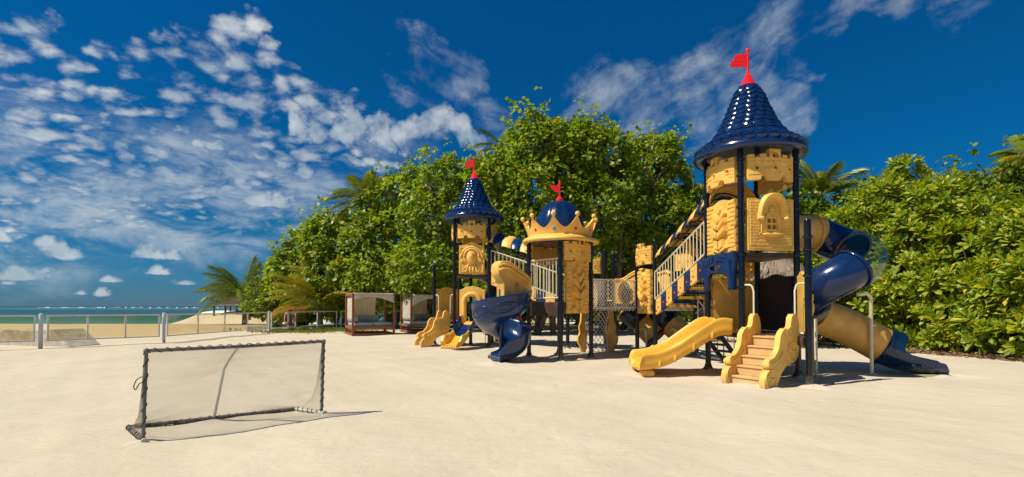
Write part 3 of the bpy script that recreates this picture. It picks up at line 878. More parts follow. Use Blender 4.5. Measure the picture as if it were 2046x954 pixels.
# ------------------------------------------------------------------ rosette shrubs on the right
def rosette_bush(x, y, lobes, nros, label, leaf=0.24, litter=True):
    root = empty('rosette_shrub', (x, y, gz(x, y)))
    tag(root, label, 'shrub', 'rosette shrubs along the right side')
    L = [((x + l[0], y + l[1], l[2]), (l[3], l[4], l[5])) for l in lobes]
    P, Nn = sample_lobes(L, nros, 0.80, 1.06)
    keep = (P[:, 2] > 0.15)
    ph = rng.random() * 6
    keep &= lump(P, ph, 2.1) + 0.7 * lump(P, ph + 1, 5.0) + 0.30 * rng.normal(size=len(P)) > -0.50
    P = P + Nn * (rng.random(len(P)) * 0.30 - 0.10)[:, None]; keep &= (P[:, 2] > 0.12)
    P, Nn = P[keep], Nn[keep]
    n = len(P); k = 13
    ax = unit(Nn * 0.9 + np.array([0, 0, 0.75]) + rand_dir(n) * 0.35)
    ref = unit(np.cross(ax, rand_dir(n))); bi = np.cross(ax, ref)
    sz = leaf * (0.65 + 0.6 * rng.random(n))
    j = np.arange(k); ang = j * 2.399
    tilt = np.linspace(0.20, 1.45, k)[None, :] + 0.15 * rng.normal(size=(n, k))     # inner leaves upright, outer ones spread
    ca, sa = np.cos(ang)[None, :, None], np.sin(ang)[None, :, None]
    rad = ca * ref[:, None, :] + sa * bi[:, None, :]
    D = rad * np.sin(tilt)[..., None] * 1.0 + ax[:, None, :] * np.cos(tilt)[..., None]
    U = ax[:, None, :] * np.sin(tilt)[..., None] * 1.0 - rad * np.cos(tilt)[..., None] + 0.0
    S = sz[:, None] * (0.70 + 0.45 * np.linspace(0, 1, k)[None, :] + 0.12 * rng.normal(size=(n, k)))
    Pc = P[:, None, :] + rad * 0.015 - ax[:, None, :] * (np.linspace(0, 0.10, k)[None, :, None])
    o = link('crown', leaf_mesh('crown', Pc.reshape(-1, 3) - np.array([x, y, gz(x, y)]), D.reshape(-1, 3), U.reshape(-1, 3), S.ravel(), OBOV, LEAF2, 1.0), root, root.matrix_basis.copy())
    mb = MB()
    for q in range(26):
        i = int(rng.integers(n))
        e = Vector(P[i]) - root.location
        mb.tube(limb_path((random.uniform(-.7, .7), random.uniform(-.4, .6), -.1), e, 0.3, 5), [0.035, 0.03, 0.024, 0.02, 0.016, 0.012], 5)
    mb.build('stems', BARK, root, root.matrix_basis.copy())
    return root
def bush_px(Y, blobs, nros, label, **kw):
    cx = sum(b[0] for b in blobs) / len(blobs); x = W(cx, Y); lobes = []
    for b in blobs:
        yy = Y + (b[4] if len(b) > 4 else 0)
        rx = b[2] / 1000 * yy; rz = b[3] / 1000 * yy
        lobes.append((W(b[0], yy) - x, yy - Y, Zp(b[1], yy), rx, min(rx, 1.6), rz))
    return rosette_bush(x, Y, lobes, nros, label, **kw)
bush_px(20.0, [(1640, 500, 60, 60), (1660, 580, 60, 70), (1600, 600, 50, 60), (1690, 470, 50, 44)], 900, 'rosette shrub behind the spiral tube slide, half hidden by it', leaf=0.30)
bush_px(18.5, [(1770, 400, 44, 42), (1815, 352, 26, 40), (1720, 450, 46, 46), (1790, 470, 70, 60), (1740, 540, 80, 70), (1740, 620, 80, 60)], 1300, 'tall rosette shrub rising above the clear tube bubble', leaf=0.30)
bush_px(17.0, [(1880, 410, 56, 50), (1850, 480, 66, 60), (1900, 470, 50, 50), (1820, 560, 70, 60), (1880, 560, 60, 60), (1800, 640, 60, 45)], 1250, 'broad rosette shrub right of the clear tube bubble', leaf=0.31)
bush_px(15.6, [(1990, 450, 56, 60), (1940, 500, 56, 60), (1920, 580, 60, 60), (1985, 550, 50, 60), (1895, 640, 56, 40), (1870, 670, 34, 24)], 1300, 'bright rosette shrub above the end of the tube slide', leaf=0.29)
bush_px(14.2, [(2060, 480, 60, 70), (2010, 580, 56, 66), (2070, 590, 50, 60), (1985, 655, 50, 40)], 1000, 'rosette shrub with yellow tips at the right edge of the view', leaf=0.30)
bush_px(13.2, [(2110, 560, 80, 90), (2060, 665, 52, 44), (2160, 660, 90, 70)], 600, 'rosette shrub nearest the camera, low at the right edge', leaf=0.30)
px_tree(20, [(1960, 380, 50, 36), (2040, 362, 56, 44), (1900, 395, 40, 30), (2100, 370, 60, 60), (2000, 440, 90, 50), (1990, 352, 24, 20)], 2300, 'fine leaved tree behind the right hand rosette shrubs', leaf=0.17, mat=LEAF3, gap=-0.45)
px_tree(23, [(1690, 425, 46, 36), (1760, 405, 44, 34), (1640, 440, 40, 36), (1720, 480, 80, 50), (1735, 392, 20, 20)], 1900, 'fine leaved tree between the leaning palm and rosette shrubs', leaf=0.17, mat=LEAF3, gap=-0.45)

def make_litter():
    # dry leaves lying under the shrubs
    n = 2600
    line = [(8.0, 20.5), (10.5, 18.6), (12.3, 15.6), (13.0, 13.6), (13.4, 12.4), (15.5, 10.5)]
    t = rng.random(n) * (len(line) - 1); i = t.astype(int); f = t - i
    A = np.array(line)
    p = A[i] * (1 - f)[:, None] + A[i + 1] * f[:, None]
    p = p + np.stack([np.abs(rng.normal(size=n)) * 0.9 - 0.5, np.abs(rng.normal(size=n)) * 0.8 - 0.35], -1)
    z = ground_z(p[:, 0], p[:, 1]) + 0.012 + rng.random(n) * 0.035
    P = np.column_stack([p, z])
    D = unit(rng.normal(size=(n, 3)) * np.array([1, 1, 0.25])); U = unit(np.array([0, 0, 1.0]) + 0.6 * rng.normal(size=(n, 3)))
    o = link('leaf_litter', leaf_mesh('leaf_litter', P, D, U, 0.10 + 0.10 * rng.random(n), OBOV, FOLIAGE_DRY, 1.4))
    tag(o, kind='stuff', label='dry brown leaves lying under the right hand shrubs')
make_litter()
px_tree(38, [(600, 610, 90, 30), (760, 605, 90, 34), (900, 600, 90, 36), (1040, 595, 90, 40), (1180, 590, 90, 44), (1300, 590, 90, 44), (1420, 585, 90, 44), (1540, 580, 90, 44), (1650, 590, 90, 40)], 4200, 'dark low undergrowth closing the view behind the fence and trees', leaf=0.30, twigs=60, cat='thicket', group='low bushes behind the playground')
px_tree(47, [(1180, 612, 80, 24), (1290, 612, 80, 26), (1390, 612, 80, 28), (1490, 612, 80, 28), (1600, 612, 80, 28)], 2600, 'farthest low bushes seen through the gaps under the decks', leaf=0.34, twigs=20, cat='thicket', group='low bushes behind the playground')
px_tree(33.5, [(880, 590, 70, 42), (970, 590, 70, 44), (1060, 585, 70, 48), (1150, 585, 60, 46)], 2000, 'shady bush closing the gap between the small tower and the crown tower', leaf=0.25, cat='thicket', group='low bushes behind the playground')
px_tree(29, [(1260, 520, 60, 60), (1340, 520, 60, 50), (1400, 560, 60, 50), (1300, 590, 80, 40)], 2200, 'dense bush filling the space under the covered stair bridge', leaf=0.24, cat='thicket', group='low bushes behind the playground')
def make_grass():
    n = 9000
    x = rng.normal(size=n) * 1.7 - 11.2; y = 28.6 + rng.normal(size=n) * 1.0
    x = np.where(rng.random(n) < .45, x, -13.0 + rng.random(n) * 4.4)
    keep = np.sin(x * 2.2) + np.sin(y * 3.1 + x) + rng.normal(size=n) * .6 > -0.6
    x, y = x[keep], y[keep]; n = len(x)
    P = np.column_stack([x, y, ground_z(x, y)])
    D = unit(np.column_stack([rng.normal(size=n) * .6, rng.normal(size=n) * .6, np.ones(n)])); U = rand_dir(n)
    o = link('grass_patch', leaf_mesh('grass_patch', P, D, U, 0.06 + 0.14 * rng.random(n), OBOV, GRASS, 1.0))
    tag(o, kind='stuff', label='thin green grass on the sand in front of the yellow palm')
make_grass()

# ------------------------------------------------------------------ palms
def frond_mesh(L, droop, mat, nl=34, leaf=0.5, curl=0.5, dead=0.0, seed=0):
    """a frond that starts at the origin along +x and droops"""
    r_ = random.Random(seed)
    V = []; F = []
    n = 12; pts = []
    a = 0.0; p = Vector((0, 0, 0)); pts.append(p.copy())
    for i in range(n):
        t = (i + .5) / n
        p = p + Vector((math.cos(a), 0, math.sin(a))) * (L / n); a -= droop / n * (0.4 + 1.2 * t)
        pts.append(p.copy())
    for i in range(n + 1):
        w = lerp(0.030, 0.006, i / n)
        V += [(pts[i].x, -w, pts[i].z), (pts[i].x, 0, pts[i].z + w), (pts[i].x, w, pts[i].z), (pts[i].x, 0, pts[i].z - w)]
    for i in range(n):
        for k in range(4):
            k2 = (k + 1) % 4
            F.append((i * 4 + k, i * 4 + k2, (i + 1) * 4 + k2, (i + 1) * 4 + k))
    for j in range(nl):
        t = lerp(0.16, 0.995, j / (nl - 1)); fi = t * n; i = min(int(fi), n - 1); q = pts[i].lerp(pts[i + 1], fi - i)
        T = (pts[i + 1] - pts[i]).normalized()
        for sg in (-1, 1):
            ln = leaf * (0.45 + 0.75 * math.sin(PI * min(1, t * 0.95 + 0.12)) ** 0.7) * r_.uniform(.85, 1.1)
            if t > .9: ln *= 0.7
            d = (Vector((0, sg, 0)) * 0.85 + T * (0.55 + 0.5 * t) + Vector((0, 0, -0.20 + 0.25 * (1 - t) + r_.uniform(-.12, .12)))).normalized()
            m1 = q + d * ln * 0.5; d2 = (d + Vector((0, 0, -curl * r_.uniform(.7, 1.3)))).normalized(); e = m1 + d2 * ln * 0.5
            wv = T * 0.027 + Vector((0, 0, 0.012))
            o = len(V)
            V += [tuple(q - wv * .6), tuple(q + wv * .6), tuple(m1 + wv), tuple(m1 - wv), tuple(e)]
            F.append((o, o + 1, o + 2, o + 3)); F.append((o + 3, o + 2, o + 4))
    me = bpy.data.meshes.new('frond'); me.from_pydata([tuple(v) for v in V], [], F); me.materials.append(mat); me.update()
    return me
FRM = {}
def palm(x, y, h, L, fronds, label, lean=(0, 0), tr=0.13, z0=None):
    root = empty('palm_tree', (x, y, gz(x, y))); tag(root, label, 'palm', 'palms beside and behind the playground')
    mb = MB(); n = 10
    path = [(lean[0] * (i / n) ** 1.6, lean[1] * (i / n) ** 1.6, -0.1 + (h + .1) * i / n) for i in range(n + 1)]
    mb.tube(path, [lerp(tr * 1.25, tr * .8, i / n) * (1 + 0.05 * (i % 2)) for i in range(n + 1)], 9)
    mb.build('trunk', BARK, root, root.matrix_basis.copy())
    top = Vector(root.location) + Vector((lean[0], lean[1], h))
    for (az, el, k, dr, mat) in fronds:
        key = (round(k * L, 1), dr, mat.name)
        if key not in FRM:
            FRM[key] = frond_mesh(k * L, dr, mat, 50, 0.22 * L + 0.20, 0.75, seed=len(FRM))
        M = Matrix.Translation(top) @ Matrix.Rotation(R(az), 4, 'Z') @ Matrix.Rotation(R(-el), 4, 'Y') @ Matrix.Rotation(R(random.uniform(-25, 25)), 4, 'X')
        o = link('frond', FRM[key], root, M)
        if mat is FRONDO: o['label'] = 'dying orange frond hanging low'
    return root
G, Yw, Or = FROND, FRONDY, FRONDO
palm(W(490, 39), 39, Zp(596, 39), 3.9, [(180, 30, 1, 1.1, G), (172, 48, 1, 1.1, G), (188, 14, 1, 1.1, G), (160, 62, .9, .8, G), (20, 60, .9, .8, G), (5, 42, .8, 1.1, G), (95, 82, .9, .5, G), (250, 40, .8, 1.1, G), (320, 50, .8, 1.1, G), (60, 60, .8, .8, G), (200, 2, .9, 1.1, G), (225, 55, .9, 1.1, G), (340, 70, .8, .5, G), (130, 40, .8, 1.1, G), (195, 60, .95, .8, G), (178, 20, .9, 1.1, G), (210, 30, .9, 1.1, G)],
     'green palm by the sea in front of the wooden stilt house', tr=0.18)
palm(W(640, 32), 32, Zp(616, 32), 3.7, [(170, 74, 1, 1.1, Yw), (190, 58, 1, 1.1, Yw), (180, 40, .95, 1.1, Yw), (150, 80, .95, .8, Yw), (20, 66, .95, .8, Yw), (5, 78, 1, .5, Yw), (215, 50, .9, 1.1, Yw), (250, 60, .8, .8, Yw), (195, 10, .85, 1.1, Or), (340, 45, .7, 1.1, Yw), (90, 60, .9, .8, Yw), (40, 40, .8, 1.1, G), (205, 32, .9, 1.1, Yw), (235, 30, .7, 1.1, G)],
     'yellowing palm with one orange frond behind the white fence', tr=0.17)
palm(W(738, 33.4), 33.4, Zp(402, 33.4), 3.0, [(180, 8, 1.1, 1.1, G), (170, 35, 1, 1.1, G), (200, 20, 1, 1.1, G), (150, 60, .9, .8, G), (100, 75, .9, .5, G), (30, 60, .9, .8, G), (10, 35, .9, 1.1, G), (250, 50, .9, 1.1, G), (300, 50, .9, 1.1, G), (190, -10, 1, 1.1, G), (60, 70, .9, .8, G)],
     'palm crown rising out of the trees left of the small tower', tr=0.15)
palm(W(1010, 36), 36, Zp(298, 36), 2.8, [(180, 30, .9, 1.1, G), (160, 20, .9, 1.1, G), (200, 50, .9, .8, G), (20, 40, .8, 1.1, G), (340, 30, .8, 1.1, G), (80, 70, .8, .5, G)],
     'palm tip just showing over the tallest broadleaf tree', tr=0.14)
palm(W(1642, 24), 24, Zp(395, 24), 2.4, [(180, 40, .9, 1.1, G), (100, 74, 1, .5, G), (150, 66, 1, .5, G), (20, 40, 1, 1.1, G), (10, 20, .9, 1.1, G), (60, 62, 1, .8, G), (200, 20, .8, 1.1, G), (260, 60, .8, .8, G), (340, 55, .9, 1.1, G), (230, 40, .8, 1.1, G), (300, 35, .8, 1.1, G)],
     'palm crown directly right of the tall tower battlements', tr=0.15)
palm(W(2075, 19), 19, Zp(318, 19), 1.7, [(180, 22, .8, 1.1, Yw), (165, 0, .8, 1.1, G), (200, 10, .8, 1.1, G), (150, 40, .8, 1.1, G), (20, 30, .8, 1.1, G), (90, 70, .8, .5, G)],
     'palm reaching in at the right edge above the shrubs', tr=0.13)

# ================================================================== the play structure (one bolted thing)
PLAY = empty('castle_playground', (2.0, 13.0, 0.0))
tag(PLAY, 'tan and navy castle play structure with scaled cone roofs and slides on the sand', 'playground')

# ground plan: post positions
F_, R_, L_, K_ = (4.5, 9.8), (5.7, 10.0), (4.3, 11.0), (5.5, 11.2)          # tall tower
C_ = (5.27, 8.90)                                                            # low corner post at the stairs
T1, T2, T3, T4 = (-2.02, 17.62), (-0.80, 17.56), (-0.74, 18.78), (-1.96, 18.84)   # small far tower
Q_ = (-2.84, 18.30)
N0, N1, N2, N3 = (0.47, 13.88), (1.26, 12.97), (2.17, 13.76), (1.38, 14.67)  # crown tower
M1, M2, M3, M4 = (3.68, 14.73), (3.875, 13.55), (5.06, 13.75), (4.87, 14.93) # middle deck
P1, P2, P3, P4 = (1.82, 16.4), (2.33, 17.5), (2.95, 15.85), (3.45, 16.95)    # rear deck
AX = (-0.28, 13.05)                                                          # axis of the spiral slide

MESH = {}
def once(key, fn):
    if key not in MESH: MESH[key] = fn()
    return MESH[key]
def softened(o, w, seg=2):
    b = o.modifiers.new('soft_edges', 'BEVEL'); b.width = w; b.segments = seg
    b.limit_method = 'ANGLE'; b.angle_limit = R(40); b.harden_normals = True
    return o

def post(p, top, collars=(), flange=True, zb=-0.1, label=None):
    x, y = p; g = gz(x, y)
    def mk():
        mb = MB(); r = 0.059
        mb.lathe([(r, zb), (r, top - 0.05), (r * .93, top - 0.022), (r * .72, top - 0.006), (0.0, top)], 18)
        return mb.mesh('post', POST)
    o = link('post', once(('post', top, zb), mk), PLAY, Matrix.Translation((x, y, 0)))
    if label: o['label'] = label
    def mkc():
        mb = MB(); mb.lathe([(0.0585, -.022), (0.073, -.022), (0.076, -.012), (0.076, .012), (0.073, .022), (0.0585, .022)], 18, caps=False)
        for a in (0.4, PI + 0.4, PI / 2 + .4):
            mb.sphere((0.078 * math.cos(a), 0.078 * math.sin(a), 0), 0.012, 6, 4)
        return mb.mesh('collar', POST)
    for c in collars:
        link('collar', once('collar', mkc), o, Matrix.Translation((x, y, c)) @ Matrix.Rotation(hash((x, c)) % 6, 4, 'Z'))
    if flange:
        def mkf():
            mb = MB(); mb.lathe([(0.150, -.05), (0.150, .012), (0.142, .022), (0.105, .036), (0.082, .075), (0.064, .13), (0.0595, .14)], 20, caps=False)
            return mb.mesh('base_flange', POST)
        link('base_flange', once('flange', mkf), o, Matrix.Translation((x, y, g)))
    return o

HI = 4.58
for p in (F_, R_, L_, K_):
    post(p, HI, (0.92, 1.78, 2.42, 3.36, 3.98, 4.30))
post(C_, 2.97, (1.95, 2.42, 2.64), flange=False, label='short black post beside the car shaped stairs')
for p in (T1, T2, T3, T4):
    post(p, HI, (0.92, 2.2, 2.45, 3.5, 3.98, 4.30))
post(Q_, 2.97, (1.95, 2.42))
post((-1.50, 18.2), 2.48, (), True)
for p in (N0, N1, N2, N3):
    post(p, 3.20, (1.42, 1.62, 2.35, 2.72, 2.95))
for p in (M1, M2, M3, M4):
    post(p, 3.22, (1.42, 1.62, 2.15, 2.7, 2.95))
for p in (P1, P2, P3, P4):
    post(p, 3.22, (1.42, 2.15, 2.7))

# ---- decks
def deck(poly, z, th=0.09, mat=BROWN, name='deck'):
    mb = MB(); n = len(poly)
    v = [(p[0], p[1], z - th) for p in poly] + [(p[0], p[1], z) for p in poly]
    f = [tuple(range(n - 1, -1, -1)), tuple(range(n, 2 * n))] + [(i, (i + 1) % n, n + (i + 1) % n, n + i) for i in range(n)]
    mb.add(v, f)
    return softened(link(name, mb.mesh(name, mat, fix=True), PLAY), 0.008)
def ease(poly, d):
    cx = sum(p[0] for p in poly) / len(poly); cy = sum(p[1] for p in poly) / len(poly)
    return [(p[0] + (cx - p[0]) * d, p[1] + (cy - p[1]) * d) for p in poly]
deck(ease([F_, R_, K_, L_], 0.05), 2.47)
deck(ease([F_, R_, K_, L_], 0.055), 0.87)
deck(ease([F_, C_, R_], 0.05), 0.868)
deck(ease([T1, T2, T3, T4], 0.05), 2.52)
deck(ease([T1, T2, T3, T4], 0.055), 0.87)
deck(ease([Q_, T1, T4], 0.05), 0.866)
deck(ease([N0, N1, N2, N3], 0.04), 1.52, 0.10)
deck([(-0.22, 13.22), (0.40, 13.92), (1.25, 14.68), (0.35, 14.5)], 1.514, 0.08)
deck(ease([M1, M2, M3, M4], 0.04), 1.50, 0.10)
deck(ease([P1, P3, P4, P2], 0.04), 1.50, 0.10)
deck(ease([M1, M4, P4, P3], 0.10), 1.495, 0.08)
def beam(A, B, z0, z1, th=0.05, mat=BROWN, name='deck_beam', off=0.03):
    mb = MB(); w = dist(A, B)
    mb.box(0.08, w - 0.08, -off, -off + th, z0, z1)
    return softened(link(name, mb.mesh(name, mat), PLAY, frame(A, B)), 0.008)
for A, B in ((F_, R_), (L_, F_), (R_, K_), (K_, L_)):
    beam(A, B, 2.40, 2.455)
for A, B in ((T1, T2), (T4, T1), (T2, T3)):
    beam(A, B, 2.43, 2.505)
beam(N0, N1, 1.15, 1.50); beam(N1, N2, 1.24, 1.50)
beam(M2, M3, 1.28, 1.48, mat=GREYM); beam(M1, M2, 1.3, 1.48)
beam(F_, C_, 0.70, 0.86)
beam(C_, R_, 0.70, 0.86)
beam(T1, T2, 0.70, 0.86)

# ---- scaled cone roofs
def roof(cx, cy, label, single):
    z0 = 4.55
    prof = [(1.085, 0.04), (1.055, 0.115), (0.96, 0.195), (0.84, 0.285), (0.715, 0.40), (0.60, 0.55), (0.505, 0.74), (0.425, 0.93), (0.350, 1.12), (0.280, 1.30), (0.215, 1.43), (0.18, 1.50)]
    mb = MB()
    under = [(0.0, 0.02), (0.86, 0.0), (0.90, -0.05), (1.00, -0.075), (1.07, -0.06), (1.10, -0.02)]
    mb.lathe(under + prof + [(0.0, 1.52)], 56, caps=False)
    M0 = Matrix.Translation((cx, cy, z0))
    o = link('tower_roof', mb.mesh('tower_roof', NAVY, sharp=60), PLAY, M0)
    o['label'] = label
    # overlapping moulded scales, each with a round lower edge
    def scale_mesh():
        mb2 = MB(); nu, nv = 5, 6
        def fn(u, v):
            s = u * 2 - 1
            low = -1.0 + 0.36 * abs(s) ** 2.2
            yy = lerp(0.42, low, v)
            bulge = (1 - s * s) * 0.75 + 0.25
            z = (0.06 + 0.94 * max(0.0, 1 - ((v - 0.80) / 0.46) ** 2)) * bulge
            return (s * 0.5, yy, z)
        mb2.grid(fn, nu, nv)
        # turned-down lip along the lower edge
        row = [fn(i / (nu - 1), 1.0) for i in range(nu)]
        mb2.skin([row, [(p[0], p[1] + 0.02, p[2] - 1.1) for p in row]], closed=False, caps=False)
        return mb2.mesh('roof_scale', NAVY, sharp=50, fix=False)
    me = once('scale', scale_mesh)
    # arc length of the profile
    cum = [0.0]
    for a, b in zip(prof, prof[1:]): cum.append(cum[-1] + math.hypot(b[0] - a[0], b[1] - a[1]))
    def at(s):
        for i in range(len(cum) - 1):
            if s <= cum[i + 1] or i == len(cum) - 2:
                f = (s - cum[i]) / (cum[i + 1] - cum[i]); a, b = prof[i], prof[i + 1]
                return lerp(a[0], b[0], f), lerp(a[1], b[1], f), (b[0] - a[0], b[1] - a[1])
    rows = 14; allv = MB(); src = [tuple(v.co) for v in me.vertices]; srf = [tuple(p.vertices) for p in me.polygons]
    cnt = 0
    for i in range(rows):
        s = lerp(0.185, cum[-1] - 0.05, i / (rows - 1)); r, z, dv = at(s)
        n = max(8, int(2 * PI * r / lerp(0.205, 0.155, i / (rows - 1)) + .5)); ln = (cum[-1] - 0.185) / (rows - 1)
        dl = math.hypot(*dv); up2 = (dv[0] / dl, dv[1] / dl)
        for k in range(n):
            a = 2 * PI * (k + 0.5 * (i % 2)) / n + 0.1
            ca, sa = math.cos(a), math.sin(a)
            X = Vector((-sa, ca, 0)); Yv = Vector((ca * up2[0], sa * up2[0], up2[1])); Zv = X.cross(Yv)
            w = 2 * PI * r / n * 1.03
            B = Matrix(((X.x, Yv.x, Zv.x, cx + r * ca), (X.y, Yv.y, Zv.y, cy + r * sa), (X.z, Yv.z, Zv.z, z0 + z), (0, 0, 0, 1))) @ Matrix.Diagonal((w, ln * 1.18, 0.046, 1))
            if single:
                link('roof_scale', me, o, B); cnt += 1
            else:
                allv.add(src, srf, B)
    if not single:
        so = link('roof_scale', allv.mesh('roof_scale', NAVY, sharp=50), o); so['kind'] = 'stuff'
    mb = MB(); mb.lathe([(0.195, 1.43), (0.205, 1.455), (0.185, 1.47), (0.03, 1.79), (0.0, 1.80)], 24)
    link('roof_cap', mb.mesh('roof_cap', RED, sharp=50), o, M0)
    mb = MB()
    mb.tube([(0, 0, 1.76), (0, 0, 2.26)], 0.026, 10); mb.sphere((0, 0, 2.285), 0.042, 10, 7)
    fl = [(-0.02, 1.94), (-0.02, 2.21), (-0.24, 2.205), (-0.275, 2.17), (-0.265, 2.085), (-0.33, 2.065), (-0.355, 2.0), (-0.325, 1.95)]
    mb.plate([(p[0], p[1]) for p in fl[::-1]], (), -0.02, 0.02)
    for zz in (2.0, 2.05, 2.13, 2.17):
        mb.tube([(-0.03, -0.018, zz), (-0.24 - .04 * (zz < 2.06), -0.018, zz)], 0.007, 6)
    link('flag', mb.mesh('flag', RED), o, M0 @ Matrix.Rotation(R(-8), 4, 'Z'))
    return o
roof(5.0, 10.5, 'navy scaled cone roof of the tall right tower', True)
roof(-1.38, 18.2, 'navy scaled cone roof of the small far tower', False)

# ---- moulded panels
def battlement_mesh(W=1.0):
    mb = MB()
    outer = [(0, 0)]
    def notch(c, r):
        return [(c - r, 0.0)] + [(c + r * math.cos(a), 0.02 + r * 1.05 * math.sin(a)) for a in [PI - PI * i / 6 for i in range(7)]] + [(c + r, 0.0)]
    outer += notch(0.30, 0.075) + notch(0.72, 0.075) + [(1.0, 0)]
    outer += [(1, .50), (.89, .50), (.89, .445), (.80, .445), (.80, .50), (.68, .50), (.68, .445), (.63, .445), (.63, .60), (.39, .60), (.39, .445), (.33, .445), (.33, .50), (.21, .50), (.21, .445), (.11, .445), (.11, .50), (0, .50)]
    holes = [circ(.51, .475, .068, 14), circ(.16, .235, .036, 10), circ(.51, .235, .036, 10), circ(.86, .235, .036, 10)]
    sc = lambda ps: [(p[0] * W, p[1]) for p in ps]
    bow = lambda x, y, z: (x, y - 0.14 * (1 - (2 * x / W - 1) ** 2) + 0.05 * (0.3 - z) * 0.2, z)
    mb.plate(sc(outer), [sc(h) for h in holes], -0.055, 0.055, 0.10, bow)
    # moulded courses of long bricks and hole rims
    for r_, (za, zb) in enumerate([(0.10, 0.165), (0.172, 0.232), (0.239, 0.30), (0.307, 0.367), (0.374, 0.434)]):
        x = 0.01; k = r_
        while x < 0.985:
            ln = [0.21, 0.27, 0.17, 0.24][k % 4]; x1 = min(.99, x + ln)
            clash = any(abs((x + x1) / 2 - hx) < (x1 - x) / 2 + 0.03 and zb > 0.18 and za < 0.29 for hx in (.16, .51, .86))
            clash |= za < 0.12 and any(abs((x + x1) / 2 - hx) < (x1 - x) / 2 + 0.02 for hx in (.30, .72))
            if not clash and x1 - x > 0.05:
                for xa, xb in ((x, (x + x1) / 2), ((x + x1) / 2 - .002, x1)):
                    mb.rbox(xa * W, xb * W - 0.004, za, zb, -0.054, -0.066, 0.004, bow)
            x = x1; k += 1
    for (cx, cz, r) in ((.51, .475, .085), (.16, .235, .05), (.51, .235, .05), (.86, .235, .05)):
        ring = circ(cx * W, cz, r, 14)
        mb.tube([bow(p[0], -0.057, p[1]) for p in ring], 0.015, 6, closed=True)
    return mb.mesh('battlement', TAN)
def battlement(A, B, z, W=1.0, label=None):
    w = dist(A, B); M = frame(A, B, z) @ Matrix.Translation(((w - W) / 2, -0.01, 0))
    o = softened(link('battlement', once(('bat', W), lambda: battlement_mesh(W)), PLAY, M), 0.009, 2)
    if label: o['label'] = label
    return o
def chevron_panel_mesh(W, H, mat, bricks=True):
    mb = MB(); sx, sz = W, H / 1.05
    row = H / 12.0
    left = []; right = []
    for i in range(12):
        j = 0.012 * (i % 2) + 0.006 * ((i * 7) % 3)
        left += [(0.0 + j, i * row), (0.0 + j, (i + 1) * row)]
        right += [(W - j, i * row), (W - j, (i + 1) * row)]
    top = [(W * .80, H + .0), (W * .70, H + .02), (W * .60, H + .055), (W * .5, H + .065), (W * .40, H + .05), (W * .30, H + .015), (W * .2, H)]
    outer = right + top + left[::-1]
    mb.plate(outer, (), -0.045, 0.045, 0.2)
    if bricks:
        for i in range(12):
            for side in (0, 1):
                ln = (0.21, 0.15, 0.24)[(i + side) % 3] * W
                za, zb = i * row + .006, (i + 1) * row - .006
                if side == 0: mb.rbox(0.02, 0.02 + ln, za, zb, -0.044, -0.066, 0.008)
                else: mb.rbox(W - 0.02 - ln, W - 0.02, za, zb, -0.044, -0.066, 0.008)
    def S(ps): return [(p[0] * sx, p[1] * sz) for p in ps]
    def both(ps, y1, inset=0.012):
        mb.raised(S(ps), -0.044, y1, inset)
        mb.raised(S([(1 - p[0], p[1]) for p in ps][::-1]), -0.044, y1, inset)
    both([(.25, .80), (.47, .60), (.47, .73), (.33, .90)], -0.125, 0.018)
    both([(.26, .62), (.49, .46), (.49, .575), (.28, .735)], -0.15, 0.018)
    both([(.22, .43), (.495, .285), (.495, .42), (.24, .575)], -0.155, 0.02)
    both([(.34, .13), (.49, .06), (.49, .265), (.34, .30)], -0.12, 0.014)
    both([(.24, .09), (.485, .0), (.485, .045), (.30, .16)], -0.10, 0.008)
    mb.raised(S(circ(.5, .90, .12, 14, .10)), -0.044, -0.12, 0.035)
    mb.raised(S([(.41, .70), (.5, .58), (.59, .70), (.5, .82)]), -0.044, -0.14, 0.022)
    for bx in (.09, .91):
        mb.lathe([(0.016, 0), (0.016, 0.012), (0.008, 0.016), (0, 0.016)], 8, Matrix.Translation((bx * W, -0.062, 0.045)) @ Matrix.Rotation(R(90), 4, 'X'))
    return mb.mesh('relief_panel', mat)
def chevron_panel(A, B, z, W, H, mat=TAN, bricks=True, label=None, shift=0.0):
    w = dist(A, B); M = frame(A, B, z) @ Matrix.Translation(((w - W) / 2 + shift, -0.01, 0))
    o = softened(link('relief_panel', once(('chev', W, H, mat.name, bricks), lambda: chevron_panel_mesh(W, H, mat, bricks)), PLAY, M), 0.012, 2)
    if label: o['label'] = label
    return o
